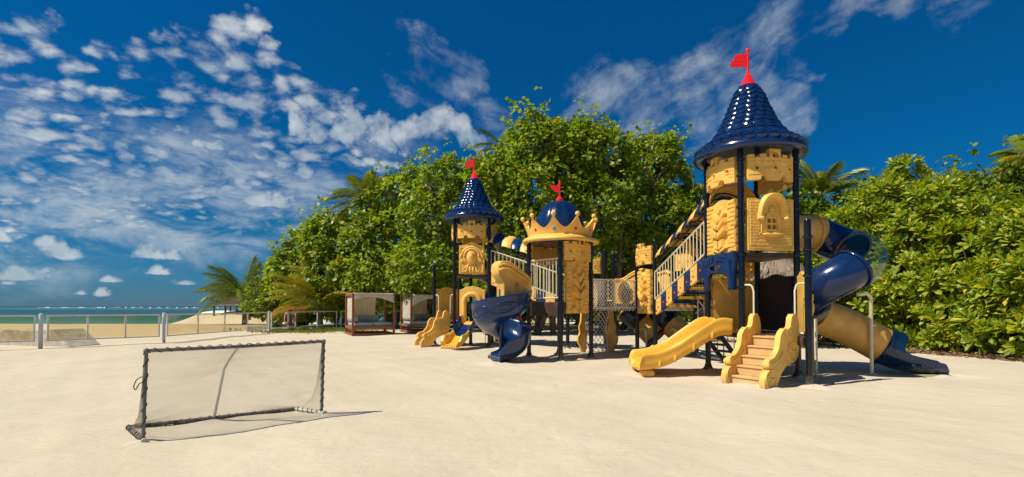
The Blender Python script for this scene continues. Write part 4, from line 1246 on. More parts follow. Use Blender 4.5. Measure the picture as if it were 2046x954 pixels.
def arch_window_panel(A, B, z):
    W, H = 1.0, 1.03
    mb = MB()
    outer = [(0, 0), (W, 0), (W, H), (W * .80, H), (W * .74, H - .03), (W * .26, H - .03), (W * .20, H), (0, H)]
    holes = []
    for cx in (.465, .575):
        for cz in (.475, .595):
            holes.append([(cx - .036, cz - .042), (cx + .036, cz - .042), (cx + .040, cz - .030), (cx + .040, cz + .030), (cx + .036, cz + .042), (cx - .036, cz + .042), (cx - .040, cz + .030), (cx - .040, cz - .030)])
    mb.plate(outer, holes, -0.05, 0.05, 0.2)
    # brick courses either side and under the window
    rows = 15; h = (H - 0.14) / rows
    for i in range(rows):
        za = 0.10 + i * h + .005; zb = 0.10 + (i + 1) * h - .005
        xs = [0.04 - 0.06 * (i % 2) + 0.115 * k for k in range(10)]
        for xa in xs:
            a, b = max(xa, 0.035), min(xa + 0.107, 0.965)
            if b - a < 0.03: continue
            zc = (za + zb) / 2
            inner = 0.25 if zc > 0.40 else (0.22 if zc > .23 else 0)
            if inner and b > inner and a < 1 - inner:
                if a < inner - .03: b = inner
                elif b > 1 - inner + .03: a = 1 - inner
                else: continue
                if b - a < 0.03: continue
            mb.rbox(a, b, za, zb, -0.049, -0.062, 0.005)
    # window surround, sill cushion, keystone shield, hood
    def arch_path(cx, z0, z1, rx, rz, n=14):
        return [(cx - rx, z0)] + [(cx + rx * math.cos(PI - PI * i / n), z1 + rz * math.sin(PI * i / n)) for i in range(n + 1)] + [(cx + rx, z0)]
    mb.raised([(p[0], p[1]) for p in arch_path(.52, .36, .74, .245, .28)][::-1], -0.049, -0.075, 0.02) if False else None
    mb.tube([(p[0], -0.058, p[1]) for p in arch_path(.52, .40, .66, .135, .10)], 0.020, 7)
    mb.tube([(p[0], -0.055, p[1]) for p in arch_path(.52, .36, .74, .235, .26)], 0.016, 7)
    mb.tube([(.385, -0.058, .41), (.655, -0.058, .41)], 0.018, 7)
    mb.sphere((.52, -0.075, .315), (.235, .055, .045), 18, 8)
    mb.tube([(p[0], -0.052, p[1]) for p in circ(.52, .315, .29, 26, .082)], 0.012, 6, closed=True)
    mb.sphere((.52, -0.055, .825), (.055, .03, .065), 12, 8)
    mb.tube([(p[0], -0.06, p[1]) for p in circ(.52, .825, .07, 16, .08)], 0.012, 6, closed=True)
    for a in (-.6, 0, .6):
        mb.tube([(.52 + .02 * math.sin(a), -0.055, .675 + .02 * math.cos(a)), (.52 + .085 * math.sin(a), -0.055, .675 + .085 * math.cos(a))], 0.009, 5)
    mb.tube([(.10, -0.052, .05), (.90, -0.052, .05)], 0.010, 5)
    n = 22
    def hood(u, v):
        a = PI - PI * u
        k = v           # 0 outer rim, 1 front lip
        flare = abs(2 * u - 1) ** 5
        rx = lerp(.30, .165, k) + .035 * flare; rz = lerp(.33, .15, k)
        zc = lerp(.82, .84, k)
        x = .52 + rx * math.cos(a); zz = zc + rz * math.sin(a) - .20 * flare
        y = -0.045 - .15 * math.sin(PI * min(1, k * .94 + .03)) ** .8 * (0.50 + .50 * math.sin(a))
        return (x, y, zz)
    mb.grid(hood, n, 9)
    mb.tube([hood(i / (n - 1), 0.30) for i in range(n)], 0.022, 8)
    mb.sphere(hood(0, .5), (.055, .05, .04), 10, 6); mb.sphere(hood(1, .5), (.055, .05, .04), 10, 6)
    for bx in (.14, .5, .86):
        mb.lathe([(0.014, 0), (0.014, 0.012), (0, 0.014)], 8, Matrix.Translation((bx, -0.05, 0.05)) @ Matrix.Rotation(R(90), 4, 'X'))
    w = dist(A, B)
    o = softened(link('window_panel', mb.mesh('window_panel', TAN), PLAY, frame(A, B, z) @ Matrix.Translation(((w - W) / 2, -0.015, 0))), 0.012)
    o['label'] = 'tan brick panel with a hooded four pane window'
arch_window_panel(F_, R_, 2.50)
chevron_panel(L_, F_, 2.50, 1.02, 1.05, label='tan relief panel of the tall tower facing left')
for A, B in ((F_, R_), (L_, F_), (R_, K_)):
    battlement(A, B, 3.88)
chevron_panel(K_, L_, 0.90, 1.0, 1.08, TAN, False, label='shaded tan panel under the tall tower deck')
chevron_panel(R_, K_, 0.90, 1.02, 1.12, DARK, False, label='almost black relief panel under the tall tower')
chevron_panel(C_, R_, 0.88, 0.74, 1.12, TAN, True, label='narrow tan panel between the short post and the tall tower')

def rose_panel(A, B, z):
    W, H = 0.90, 1.0; mb = MB()
    outer = [(0, 0), (W, 0), (W, H), (W * .78, H + .01), (W * .62, H + .09), (W * .5, H + .125), (W * .38, H + .09), (W * .22, H + .01), (0, H)]
    mb.plate(outer, (), -0.05, 0.05, 0.2)
    c = W / 2
    for pts in ([(.05, .06), (.05, .42), (.14, .42), (.19, .06)], [(.05, .62), (.05, .92), (.20, .92), (.11, .62)]):
        for mir in (0, 1):
            q = [((W - p[0]) if mir else p[0], p[1]) for p in pts]
            mb.tube([(p[0], -0.052, p[1]) for p in q], 0.016, 6, closed=True)
    mb.tube([(c + .36 * math.cos(PI - PI * i / 12) * (1 if abs(i - 6) < 6 else 1.08), -0.06, .58 + .36 * math.sin(PI * i / 12)) for i in range(13)], 0.040, 8)
    mb.tube([(c + .26 * math.cos(PI - PI * i / 12), -0.07, .60 + .27 * math.sin(PI * i / 12)) for i in range(13)], 0.045, 8)
    mb.sphere((c, -0.075, .56), (.185, .09, .25), 16, 10)
    mb.sphere((c, -0.15, .63), (.09, .045, .13), 12, 8)
    mb.tube([(p[0], -0.165, p[1]) for p in circ(c, .70, .055, 12, .065)], 0.016, 6, closed=True)
    for s_ in (-1, 1):
        mb.raised([(c + s_ * .17, .42), (c + s_ * .40, .40), (c + s_ * .30, .62), (c + s_ * .2, .60)][::s_ or 1], -0.049, -0.09, 0.02)
        mb.tube([(c + s_ * .10, -0.06, .36), (c + s_ * .20, -0.06, .06)], [0.028, 0.045], 8)
        mb.sphere((c + s_ * .055, -0.065, .15), (.050, .05, .12), 10, 8)
        mb.tube([(c + s_ * .03, -0.07, .38), (c + s_ * .30, -0.06, .16)], 0.02, 6)
        mb.sphere((c + s_ * .24, -0.06, .09), 0.03, 8, 6)
    w = dist(A, B)
    o = softened(link('relief_panel', mb.mesh('relief_panel', TAN), PLAY, frame(A, B, z) @ Matrix.Translation(((w - W) / 2 + 0.0, -0.015, 0))), 0.012)
    o['label'] = 'tan panel with a hooded rose relief on the small far tower'
rose_panel(T1, T2, 2.55)
for A, B in ((T1, T2), (T4, T1), (T2, T3), (T3, T4)):
    battlement(A, B, 3.80)
chevron_panel(Q_, T1, 0.0, 0.1, 0.1) if False else None
chevron_panel(T4, Q_, 0.90, 0.90, 1.15, TAN, False, label='shaded tan panel behind the far car shaped stairs')

def low_arch(A, B, z):
    W, H = 0.90, 1.20; mb = MB()
    outer = [(0, 0), (.20, 0), (.20, .68)] + [(.45 - .25 * math.cos(PI * i / 10), .68 + .22 * math.sin(PI * i / 10)) for i in range(1, 10)] + [(.70, .68), (.70, 0), (W, 0), (W, H - .12), (W * .72, H - .02), (W * .5, H + .02), (W * .28, H - .02), (0, H - .12)]
    mb.plate(outer, (), -0.05, 0.05, 0.3)
    path = [(.17, -0.06, 0.02), (.17, -0.07, .5)] + [(.45 - .28 * math.cos(PI * i / 12), -0.09, .68 + .26 * math.sin(PI * i / 12)) for i in range(13)] + [(.73, -0.07, .5), (.73, -0.06, 0.02)]
    mb.tube(path, 0.085, 10)
    w = dist(A, B)
    o = softened(link('arch_panel', mb.mesh('arch_panel', TAN), PLAY, frame(A, B, z) @ Matrix.Translation(((w - W) / 2 + 0.02, -0.015, 0))), 0.015)
    o['label'] = 'tan arch at the top of the small banded slide'
low_arch(T1, T2, 0.90)

# blue animal shaped arch under the tall tower window deck
def blue_arch():
    mb = MB()
    outer = [(0.02, 0.0), (0.15, 0.0), (0.165, 0.10), (0.175, 0.24), (0.23, 0.335), (0.36, 0.37), (0.62, 0.37), (0.82, 0.34), (0.90, 0.25), (0.925, 0.0), (1.08, 0.0), (1.07, 0.28), (1.11, 0.52), (1.12, 0.74), (0.80, 0.75), (0.52, 0.755), (0.30, 0.75), (0.10, 0.70), (-0.03, 0.60), (-0.05, 0.45), (0.0, 0.34), (0.035, 0.18)]
    mb.plate(outer, [circ(0.45, 0.47, 0.165, 18, 0.050)], -0.07, 0.03, 0.3)
    mb.tube([(p[0], -0.07, p[1]) for p in circ(0.45, 0.47, 0.20, 20, 0.076)], 0.028, 8, closed=True)
    for i in range(5):
        x = 0.0 + i * 0.085
        mb.tube([(x, -0.07, 0.50 + .02 * i), (x + 0.015, -0.085, 0.60 + .02 * i), (x + 0.05, -0.07, 0.69 + .008 * i)], [0.026, 0.034, 0.022], 8)
    mb.tube([(.52, -.07, .60), (.66, -.085, .645), (.80, -.075, .60), (.88, -.06, .48)], [.02, .032, .03, .015], 8)
    mb.tube([(.56, -.07, .66), (.70, -.08, .70), (.86, -.07, .64)], [.015, .025, .012], 8)
    mb.tube([(1.0, -.06, .05), (.99, -.075, .35), (.96, -.08, .6)], [.05, .045, .06], 9)
    w = dist(L_, F_)
    o = softened(link('animal_arch', mb.mesh('animal_arch', BLUE), PLAY, frame(L_, F_, 1.73) @ Matrix.Translation(((w - 1.08) / 2, -0.08, 0))), 0.03, 3)
    o['label'] = 'blue rounded arch with an oval eye hole under the tall tower'
blue_arch()

# ---- railings
def bar(mb, a, b, r=0.017, n=8): mb.tube([a, b], r, n)
def railing(A, zA, B, zB, h, gap=0.115, ends=0.06, name='railing', mat=CREAM, label=None, inset=0.03, lift=0.08):
    w = dist(A, B); M = frame(A, B)
    mb = MB(); x0, x1 = ends, w - ends
    zf = lambda x: lerp(zA, zB, x / w)
    bar(mb, (x0, inset, zf(x0) + h), (x1, inset, zf(x1) + h), 0.021)
    bar(mb, (x0, inset, zf(x0) + lift), (x1, inset, zf(x1) + lift), 0.019)
    bar(mb, (x0, inset, zf(x0) + lift), (x0, inset, zf(x0) + h)); bar(mb, (x1, inset, zf(x1) + lift), (x1, inset, zf(x1) + h))
    o = link(name, mb.mesh(name, mat), PLAY, M)
    if label: o['label'] = label
    def mk():
        m2 = MB(); m2.tube([(0, 0, lift), (0, 0, h)], 0.0135, 7); return m2.mesh('baluster', mat)
    me = once(('bal', h, lift, mat.name), mk)
    k = max(2, int((x1 - x0) / gap + .5))
    for i in range(1, k):
        x = lerp(x0, x1, i / k)
        link('baluster', me, o, M @ Matrix.Translation((x, inset, zf(x))))
    return o
railing(L_, 2.50, M2, 1.50, 0.80, 0.155, label='sloping cream railing of the covered stair bridge, near side')
railing(K_, 2.50, M3, 1.50, 0.80, 0.155)
railing(N0, 1.55, N1, 1.55, 1.12, 0.125, label='cream railing under the crown roof')
railing(T2, 2.55, P1, 1.55, 0.85, 0.15, label='sloping cream railing between the small tower and the rear deck')
railing(T3, 2.55, P2, 1.55, 0.85, 0.15)
railing(T1, 2.55, T4, 2.55, 0.85, 0.14) if False else None
railing(P2, 1.52, P4, 1.52, 0.80, 0.14)

# ---- stair bridges: treads, side blocks with red studs, hooped canopy
def stair_bridge(A, B, zA, C, D, zC, n, blocks, canopy_label, label):
    """A-B upper edge (left, right seen from the lower end side), C-D lower edge"""
    A3 = Vector((*A, zA)); B3 = Vector((*B, zA)); C3 = Vector((*C, zC)); D3 = Vector((*D, zC))
    mb = MB()
    for P, Q in ((A3, C3), (B3, D3)):
        d = (Q - P).normalized(); mid = ((A3 + B3 + C3 + D3) / 4); s_ = (mid - P); s_.z = 0
        side = s_.normalized() * 0.06
        bar(mb, P + side + d * .06 + Vector((0, 0, -.30)), Q + side - d * .04 + Vector((0, 0, -.30)), 0.03)
    o = link('stair_bridge', mb.mesh('stair_bridge', GREYM), PLAY); o['label'] = label
    for i in range(n):
        t0 = (i + 0.12) / n; t1 = (i + 0.80) / n
        l0, l1 = A3.lerp(C3, t0), A3.lerp(C3, t1); r0, r1 = B3.lerp(D3, t0), B3.lerp(D3, t1)
        z = lerp(zA, zC, (i + .5) / n)
        m2 = MB(); v = []
        for zz in (z - 0.19, z - 0.125):
            for (pl, pr) in ((l0, r0), (l1, r1)):
                a = pl.lerp(pr, .09); b = pl.lerp(pr, .91)
                v += [(a.x, a.y, zz), (b.x, b.y, zz)]
        m2.add(v, [(0, 1, 3, 2), (4, 6, 7, 5), (0, 4, 5, 1), (1, 5, 7, 3), (3, 7, 6, 2), (2, 6, 4, 0)])
        softened(link('tread', m2.mesh('tread', YEL if i % 2 == 0 else NAVY, fix=True), o), 0.01)
    for P, Q, sgn in ((A3, C3, 1), (B3, D3, -1)):
        za_, zb_ = P.z, Q.z
        mid = (A3 + B3 + C3 + D3) / 4; dv = Q - P
        if Vector((-dv.y, dv.x, 0)).dot(mid - P) < 0: P, Q = Q, P       # so that -y is the outer face
        hA, hB = P.z, Q.z
        M = frame((P.x, P.y), (Q.x, Q.y)); w = math.hypot(Q.x - P.x, Q.y - P.y)
        for i in range(blocks):
            xa = lerp(0.09, w - 0.09, i / blocks) + .003; xb = lerp(0.09, w - 0.09, (i + 1) / blocks) - .003
            za, zb = lerp(hA, hB, xa / w), lerp(hA, hB, xb / w)
            m2 = MB(); yy = (-0.03, 0.04)
            poly = [(xa, za - .36), (xb, zb - .36), (xb, zb + .05), (xa, za + .05)]
            m2.plate(poly, (), yy[0], yy[1], 2.0)
            yel = i % 2 == 0
            cx = (xa + xb) / 2; cz = (za + zb) / 2 - .10
            star = []
            for k in range(10):
                rr = 0.070 if k % 2 == 0 else 0.032
                star.append((cx + rr * math.sin(k * PI / 5) * -1, cz + .05 + rr * math.cos(k * PI / 5)))
            m2.raised(star, yy[0] + .001, yy[0] - .014, 0.006)
            b_ = softened(link('side_block', m2.mesh('side_block', TAN if yel else BLUE), o, M), 0.012)
            m3 = MB()
            for f_ in ((.5, -.20), (.2, -.27)) if yel else ((.5, -.20),):
                xx = lerp(xa, xb, f_[0]); m3.sphere((xx, yy[0] - .004, lerp(za, zb, f_[0]) + f_[1]), (0.028, 0.018, 0.028), 8, 6)
            link('red_stud', m3.mesh('red_stud', RED), o, M)
    # canopy of overlapping arched shells
    H0 = 1.02
    mid0 = (A3 + B3) / 2 + Vector((0, 0, H0)); mid1 = (C3 + D3) / 2 + Vector((0, 0, H0))
    ax = (mid1 - mid0); axh = Vector((ax.x, ax.y, 0)).normalized(); sd = Vector((-axh.y, axh.x, 0))
    mbr = MB()
    for s_ in (-1, 1):
        bar(mbr, mid0 + sd * .60 * s_, mid1 + sd * .60 * s_, 0.022)
    c = link('canopy', mbr.mesh('canopy', POST), PLAY); c['label'] = canopy_label
    nh = 9
    for i in range(nh):
        pa = mid0.lerp(mid1, (i - 0.10) / nh); pb = mid0.lerp(mid1, (i + 1.10) / nh)
        m2 = MB(); na = 17
        rings = []
        prof = [(0.0, .60), (0.12, .635), (.35, .66), (.65, .665), (.88, .645), (1.0, .615)]
        outer = [[tuple(pa.lerp(pb, t) + sd * (math.cos(a) * r) + Vector((0, 0, math.sin(a) * r * .95))) for a in [PI * (.09 + .82 * j / (na - 1)) for j in range(na)]] for t, r in prof]
        inner = [[tuple(pa.lerp(pb, t) + sd * (math.cos(a) * (r - .035)) + Vector((0, 0, math.sin(a) * (r - .035) * .95))) for a in [PI * (.09 + .82 * j / (na - 1)) for j in range(na)]] for t, r in prof[::-1]]
        rr = outer + inner
        m2.skin(rr + [rr[0]], closed=False, caps=False)
        # side walls of the shell ends
        e0 = [r_[0] for r_ in rr]; e1 = [r_[-1] for r_ in rr]
        m2.add(e0, [tuple(range(len(e0)))]); m2.add(e1, [tuple(range(len(e1)))[::-1]])
        link('canopy_shell', m2.mesh('canopy_shell', TAN if i % 2 == 0 else BLUE, sharp=55, fix=True), c)
    # arched tan end ring at the tower
    m2 = MB()
    m2.tube([tuple(mid0 - axh * .0 + sd * math.cos(PI * j / 16) * .60 + Vector((0, 0, math.sin(PI * j / 16) * .66))) for j in range(17)], 0.055, 8)
    link('entry_ring', m2.mesh('entry_ring', TAN), c)
stair_bridge(L_, K_, 2.50, M2, M3, 1.50, 9, 8, 'striped canopy of arched shells over the stair bridge by the tall tower', 'stair bridge with striped side blocks by the tall tower')
stair_bridge(T2, T3, 2.55, P1, P2, 1.55, 9, 8, 'striped canopy of arched shells beside the small far tower', 'stair bridge from the small far tower to the rear deck')

# ---- crown tower panels and roof
battlement(N1, N2, 2.61, 1.06, label='bowed battlement on the crown tower')
battlement(N3, N0, 2.62); battlement(N2, N3, 2.62)
chevron_panel(N1, N2, 1.22, 0.88, 1.36, label='tall tan relief panel on the crown tower')
battlement(P1, P3, 2.45); battlement(M4, M1, 2.45) if False else None
battlement(M3, M4, 2.45)
battlement(M1, M2, 2.57, 0.98, label='lone battlement piece on the middle deck')
chevron_panel(M1, M2, 1.20, 0.84, 1.22, label='tan relief panel on the middle deck, left of the stair railing')
chevron_panel(P1, P3, 1.3, 0.8, 0.9, TAN, False)
def crown():
    cx, cy = (N0[0] + N2[0]) / 2, (N1[1] + N3[1]) / 2
    M0 = Matrix.Translation((cx, cy, 0))
    mb = MB()
    wob = lambda a, i: 1 + 0.035 * math.cos(5 * a + 0.6) * (1 if 2 <= i <= 6 else 0.3)
    mb.lathe([(0.0, 3.20), (0.84, 3.17), (0.92, 3.13), (1.0, 3.11), (1.045, 3.14), (1.05, 3.19), (1.0, 3.24), (0.90, 3.28), (0.86, 3.32), (0.60, 3.40), (0.0, 3.40)], 60, caps=False, wob=wob)
    o = link('crown_roof', mb.mesh('crown_roof', TAN, sharp=60), PLAY, M0); o['label'] = 'tan crown shaped roof with red and blue jewels and a navy dome'
    mb = MB()
    mb.lathe([(0.82, 3.125), (0.80, 3.10), (0.0, 3.10)], 40, caps=False)
    link('roof_underside', mb.mesh('roof_underside', NAVY), o, M0)
    K = 10; n = 240; a0 = R(-90 - 14.5)
    def edge(a):
        ph = ((a - a0) / (2 * PI) * K) % 1.0
        d = min(ph, 1 - ph) * 2            # 0 at a point, 1 in a valley
        return 0.455 * (1 - d) ** 1.9 + 0.385
    nv = 8
    rings = []
    for s_, off in ((1, 0.0), (-1, -0.05)):
        rows = []
        for j in range(nv):
            t = j / (nv - 1); row = []
            for i in range(n):
                a = 2 * PI * i / n; h = edge(a) * t
                r = 0.85 + 0.19 * (h / 0.84) ** 1.3 + off
                row.append((r * math.cos(a), r * math.sin(a), 3.22 + h * .655))
            rows.append(row)
        rings += rows if s_ > 0 else rows[::-1]
    mb = MB(); mb.skin(rings, True, False)
    link('crown_band', mb.mesh('crown_band', TAN, sharp=60), o, M0)
    mb = MB(); gm = {0: MB(), 1: MB()}
    for k in range(K):
        a = a0 + 2 * PI * k / K
        m = MB(); m.sphere((1.02 * math.cos(a), 1.02 * math.sin(a), 3.805), 0.066, 14, 9)
        link('crown_ball', m.mesh('crown_ball', TAN), o, M0)
        g = MB(); Mg = M0 @ Matrix.Rotation(a, 4, 'Z') @ Matrix.Translation((0.895, 0, 3.455))
        g.sphere((0, 0, 0), (0.028, 0.062, 0.062), 14, 9)
        link('jewel', g.mesh('jewel', RED if k % 2 == 1 else GEMB), o, Mg)
    mb = MB()
    fl = lambda a, i: 1 + 0.045 * (abs(math.cos(7 * a)) ** 0.5 - 0.5) * (1 if i < 9 else 0.3)
    prof = [(0.70 * math.cos(t) ** .85 if t < PI / 2 - .01 else 0.02, 3.36 + 0.97 * math.sin(t)) for t in [PI / 2 * i / 11 for i in range(12)]]
    mb.lathe(prof, 84, wob=fl)
    link('dome', mb.mesh('dome', NAVY, sharp=60), o, M0)
    mb = MB()
    mb.lathe([(0.12, 4.29), (0.12, 4.36), (0.07, 4.42), (0.035, 4.46), (0.0, 4.47)], 18)
    mb.tube([(0, 0, 4.4), (0.01, 0, 4.84)], 0.024, 8); mb.sphere((0.01, 0, 4.86), 0.035, 8, 6)
    mb.plate([(-.01, 4.56), (-.01, 4.80), (-.12, 4.74), (-.27, 4.79), (-.25, 4.70), (-.12, 4.59)], (), -0.02, 0.02)
    link('flag', mb.mesh('flag', RED, fix=True), o, M0 @ Matrix.Rotation(R(-6), 4, 'Z'))
crown()

# ---- rope nets
def net_mesh(fn, nu, nv, r, name, mat, sides=4, double=True):
    """diamond net: strands run along both diagonals of the (u,v) patch given by fn"""
    mb = MB()
    P = {}
    for j in range(nv + 1):
        for i in range(nu + 1):
            P[i, j] = Vector(fn(i / nu, j / nv))
    for s_ in range(-nv, nu + 1):
        p1 = [P[s_ + j, j] for j in range(nv + 1) if 0 <= s_ + j <= nu]
        p2 = [P[s_ + nv - j, j] for j in range(nv + 1) if 0 <= s_ + nv - j <= nu]
        for q in (p1, p2):
            if len(q) > 1: mb.tube(q, r, sides, caps=False)
    return mb.mesh(name, mat)
def net_rail(A, B, z0, h, label=None):
    w = dist(A, B); M = frame(A, B); mb = MB()
    for zz in (z0, z0 + h): bar(mb, (.06, 0, zz), (w - .06, 0, zz), 0.02)
    for x in (.08, w * .5, w - .08): bar(mb, (x, 0, z0), (x, 0, z0 + h), 0.018)
    o = link('rope_railing', mb.mesh('rope_railing', ROPE), PLAY, M)
    if label: o['label'] = label
    me = net_mesh(lambda u, v: (lerp(.08, w - .08, u), 0.015 * math.sin(u * 9) , lerp(z0 + .02, z0 + h - .02, v)), int(w / 0.115 + .5), int(h / 0.125 + .5), 0.0085, 'rope_net', ROPE, 5)
    link('rope_net', me, o, M)
    m2 = MB(); n = int(w / .16)
    for i in range(n):
        x = lerp(.1, w - .1, (i + .5) / n)
        m2.tube([(x, -.02, z0 + .03), (x + .02, -.03, z0 - .05), (x - .01, 0.01, z0 - .09)], 0.010, 5)
    link('rope_ties', m2.mesh('rope_ties', ROPE), o, M)
net_rail(N2, M1, 1.36, 0.80, 'white rope net railing in front of the middle bridge')
net_rail(N3, P3, 1.36, 0.80)
deck(ease([N2, M1, P3, N3], 0.06), 1.36, 0.07, GREYM, 'bridge_floor')

def climb_net():
    c = (2.60, 15.45)
    mb = MB()
    me = net_mesh(lambda u, v: (0.40 * math.cos(lerp(PI * .95, PI * 2.05, u)) * (1 - .22 * math.sin(PI * v)), 0.40 * math.sin(lerp(PI * .95, PI * 2.05, u)) * (1 - .2 * math.sin(PI * v)), lerp(0.0, 1.25, v)), 9, 8, 0.008, 'climbing_net', ROPE, 5)
    o = link('climbing_net', me, PLAY, Matrix.Translation((c[0], c[1], 0))); o['label'] = 'white rope climbing net below the rear deck'
    for s_ in (-1, 1):
        m2 = MB(); poly = [(-.10, -.05), (.12, -.05), (.15, .18), (.24, .30), (.26, .46), (.17, .60), (.20, .78), (.13, .95), (.10, 1.3), (-.04, 1.34), (-.06, .9), (-.12, .5)]
        m2.plate(poly, (), -0.035, 0.035, .3)
        M = Matrix.Translation((c[0] + .41 * s_, c[1] - .10, 0)) @ Matrix.Rotation(R(-35 if s_ > 0 else 215), 4, 'Z')
        softened(link('side_plate', m2.mesh('side_plate', TWOOD), o, M), 0.02)
climb_net()

# ---- wavy hood panel at the back of the middle deck
def wave_panel():
    A, B = P4, M4
    w = dist(A, B); mb = MB()
    top = [(2.34, 1.10), (2.2, 1.20), (1.95, 1.14), (1.7, 1.12), (1.5, 1.22), (1.28, 1.30), (1.05, 1.28), (.80, 1.18), (.55, 1.06), (.30, 1.00), (.12, 1.02), (.05, .96)]
    outer = [(.05, 0), (2.34, 0)] + top
    hole = circ(.55, .48, .26, 20, .40)
    hole2 = circ(1.75, .50, .28, 20, .42)
    mb.plate(outer, [hole, hole2], -0.06, 0.06, 0.3)
    for hh in (hole, hole2):
        c = (sum(p[0] for p in hh) / 20, sum(p[1] for p in hh) / 20)
        mb.tube([(c[0] + (p[0] - c[0]) * 1.18, -0.06, c[1] + (p[1] - c[1]) * 1.12) for p in hh], 0.05, 8, closed=True)
    mb.tube([(p[0], -0.06, p[1] - .05) for p in top], 0.05, 8)
    mb.tube([(.3, -.06, .98), (.6, -.07, .97), (.9, -.07, 1.10), (1.2, -.07, 1.18), (1.4, -.06, 1.12)], [.02, .035, .035, .035, .02], 7)
    o = softened(link('wave_panel', mb.mesh('wave_panel', TAN), PLAY, frame(A, B, 1.32)), 0.02)
    o['label'] = 'tan wave topped panel with oval crawl openings'
wave_panel()

# ---- stairs with car shaped sides
def car_stairs(A, B, z, label, mat, m=0.22, rot=0.0):
    """A-B: entry edge, seen from outside A is on the left"""
    e = Vector((B[0] - A[0], B[1] - A[1], 0)); w = e.length; e.normalize()
    c_ = Vector(((A[0] + B[0]) / 2, (A[1] + B[1]) / 2, 0))
    e = Matrix.Rotation(R(rot), 3, 'Z') @ e
    A0, B0 = A, B
    A = tuple((c_ - e * w / 2).xy); B = tuple((c_ + e * w / 2).xy)
    out = Vector((e.y, -e.x, 0))
    n = 5
    rise = z / n; run = 0.165
    M = frame(A, B)
    mb = MB()
    mb.box(m + .06, w - m - .06, -0.05, 0.10, z - .20, z - .012)
    o = link('staircase', mb.mesh('staircase', STEP), PLAY, M); o['label'] = label
    for i in range(n):
        zt = z - .02 - i * rise; y1 = -0.02 - i * run
        m2 = MB()
        x0, x1 = m + .04, w - m - .04
        m2.box(x0, x1, y1 - run - .025, y1, zt - .035, zt)
        m2.box(x0 + .01, x1 - .01, y1 - run - .004, y1 - run + .03, zt - rise + .001, zt - .036)
        softened(link('step', m2.mesh('step', STEP), o, M), 0.008)
    outl = [(-.06, .60), (-.09, .80), (-.085, 1.10), (-.055, 1.24), (.0, 1.31), (.07, 1.31), (.125, 1.25), (.14, 1.16), (.155, 1.08), (.21, 1.04), (.30, 1.05), (.37, 1.0), (.43, .91), (.445, .79), (.475, .69), (.52, .62), (.59, .54), (.66, .515), (.715, .505), (.75, .45), (.735, .385), (.75, .31), (.81, .25), (.855, .15), (.845, .03), (.80, -.06), (.57, -.06), (.535, .0), (.49, .10), (.41, .24), (.31, .34), (.22, .395), (.12, .41), (.0, .47)]
    outl = [(p[0] * 1.16, p[1] * z / 0.90) for p in outl]
    for side in (0, 1):
        P = Vector((*A, 0)) + e * (m if side == 0 else w - m)
        Mf = frame((P.x, P.y), (P.x + out.x, P.y + out.y))
        m2 = MB(); m2.plate(outl[::-1], (), -0.05, 0.05, 0.6)
        for ys in (-1, 1):
            y = 0.05 * ys
            for (wx, wz, wr) in ((.79, .15, .165), (.13, .60, .165)):
                m2.tube([(p[0], y, p[1]) for p in circ(wx, wz, wr, 22)], 0.018, 6, closed=True)
                m2.tube([(p[0], y, p[1]) for p in circ(wx, wz, wr * .74, 18)], 0.012, 6, closed=True)
                m2.sphere((wx, y, wz), (.035, .022, .035), 8, 6)
                for k in range(5):
                    a = k * 2 * PI / 5 + .4
                    m2.tube([(wx + .03 * math.cos(a), y, wz + .03 * math.sin(a)), (wx + wr * .72 * math.cos(a), y, wz + wr * .72 * math.sin(a))], [0.020, 0.010], 6)
            m2.tube([(.16, y, .98), (.30, y, .99), (.355, y, .86), (.33, y, .70), (.24, y, .66), (.16, y, .72)], 0.012, 6, closed=True)
            m2.tube([(.20, y, .80), (.29, y, .92)], 0.012, 6); m2.tube([(.225, y, .90), (.27, y, .80)], 0.010, 6)
            m2.tube([(.44, y, .60), (.53, y, .50), (.65, y, .43), (.76, y, .40)], 0.014, 6)
            for q in range(4): m2.tube([(.30 + q * .045, y, .55 - q * .05), (.27 + q * .045, y, .47 - q * .05)], 0.010, 5)
            m2.sphere((.875, y * .4, .40), (.04, .06, .06), 10, 6)
        softened(link('car_side_panel', m2.mesh('car_side_panel', mat), o, Mf), 0.028, 3)
    # looped cream hand rails, on the posts themselves
    A, B = A0, B0; M = frame(A, B)
    for s_ in (0, 1):
        m2 = MB(); x = 0.085 if s_ == 0 else w - .085; d = .14 if s_ == 0 else -.14
        x2 = x + d
        m2.tube([(x, 0.01, z + .05), (x + d * .3, 0.01, z + .05), (x2 - d * .1, 0.01, z + .06), (x2, 0.01, z + .14), (x2, 0.01, z + .82), (x2 - d * .2, 0.01, z + .92), (x2 - d * .5, 0.01, z + .95), (x - d * .2, 0.01, z + .95)], 0.018, 8)
        link('hand_rail', m2.mesh('hand_rail', CREAM), o, M)
    return o
car_stairs(F_, C_, 0.87, 'peach steps between car shaped side panels in the foreground', TAN, 0.225, -9)
car_stairs(Q_, T1, 0.87, 'steps with car shaped sides at the small far tower', TAN, 0.22, -22)

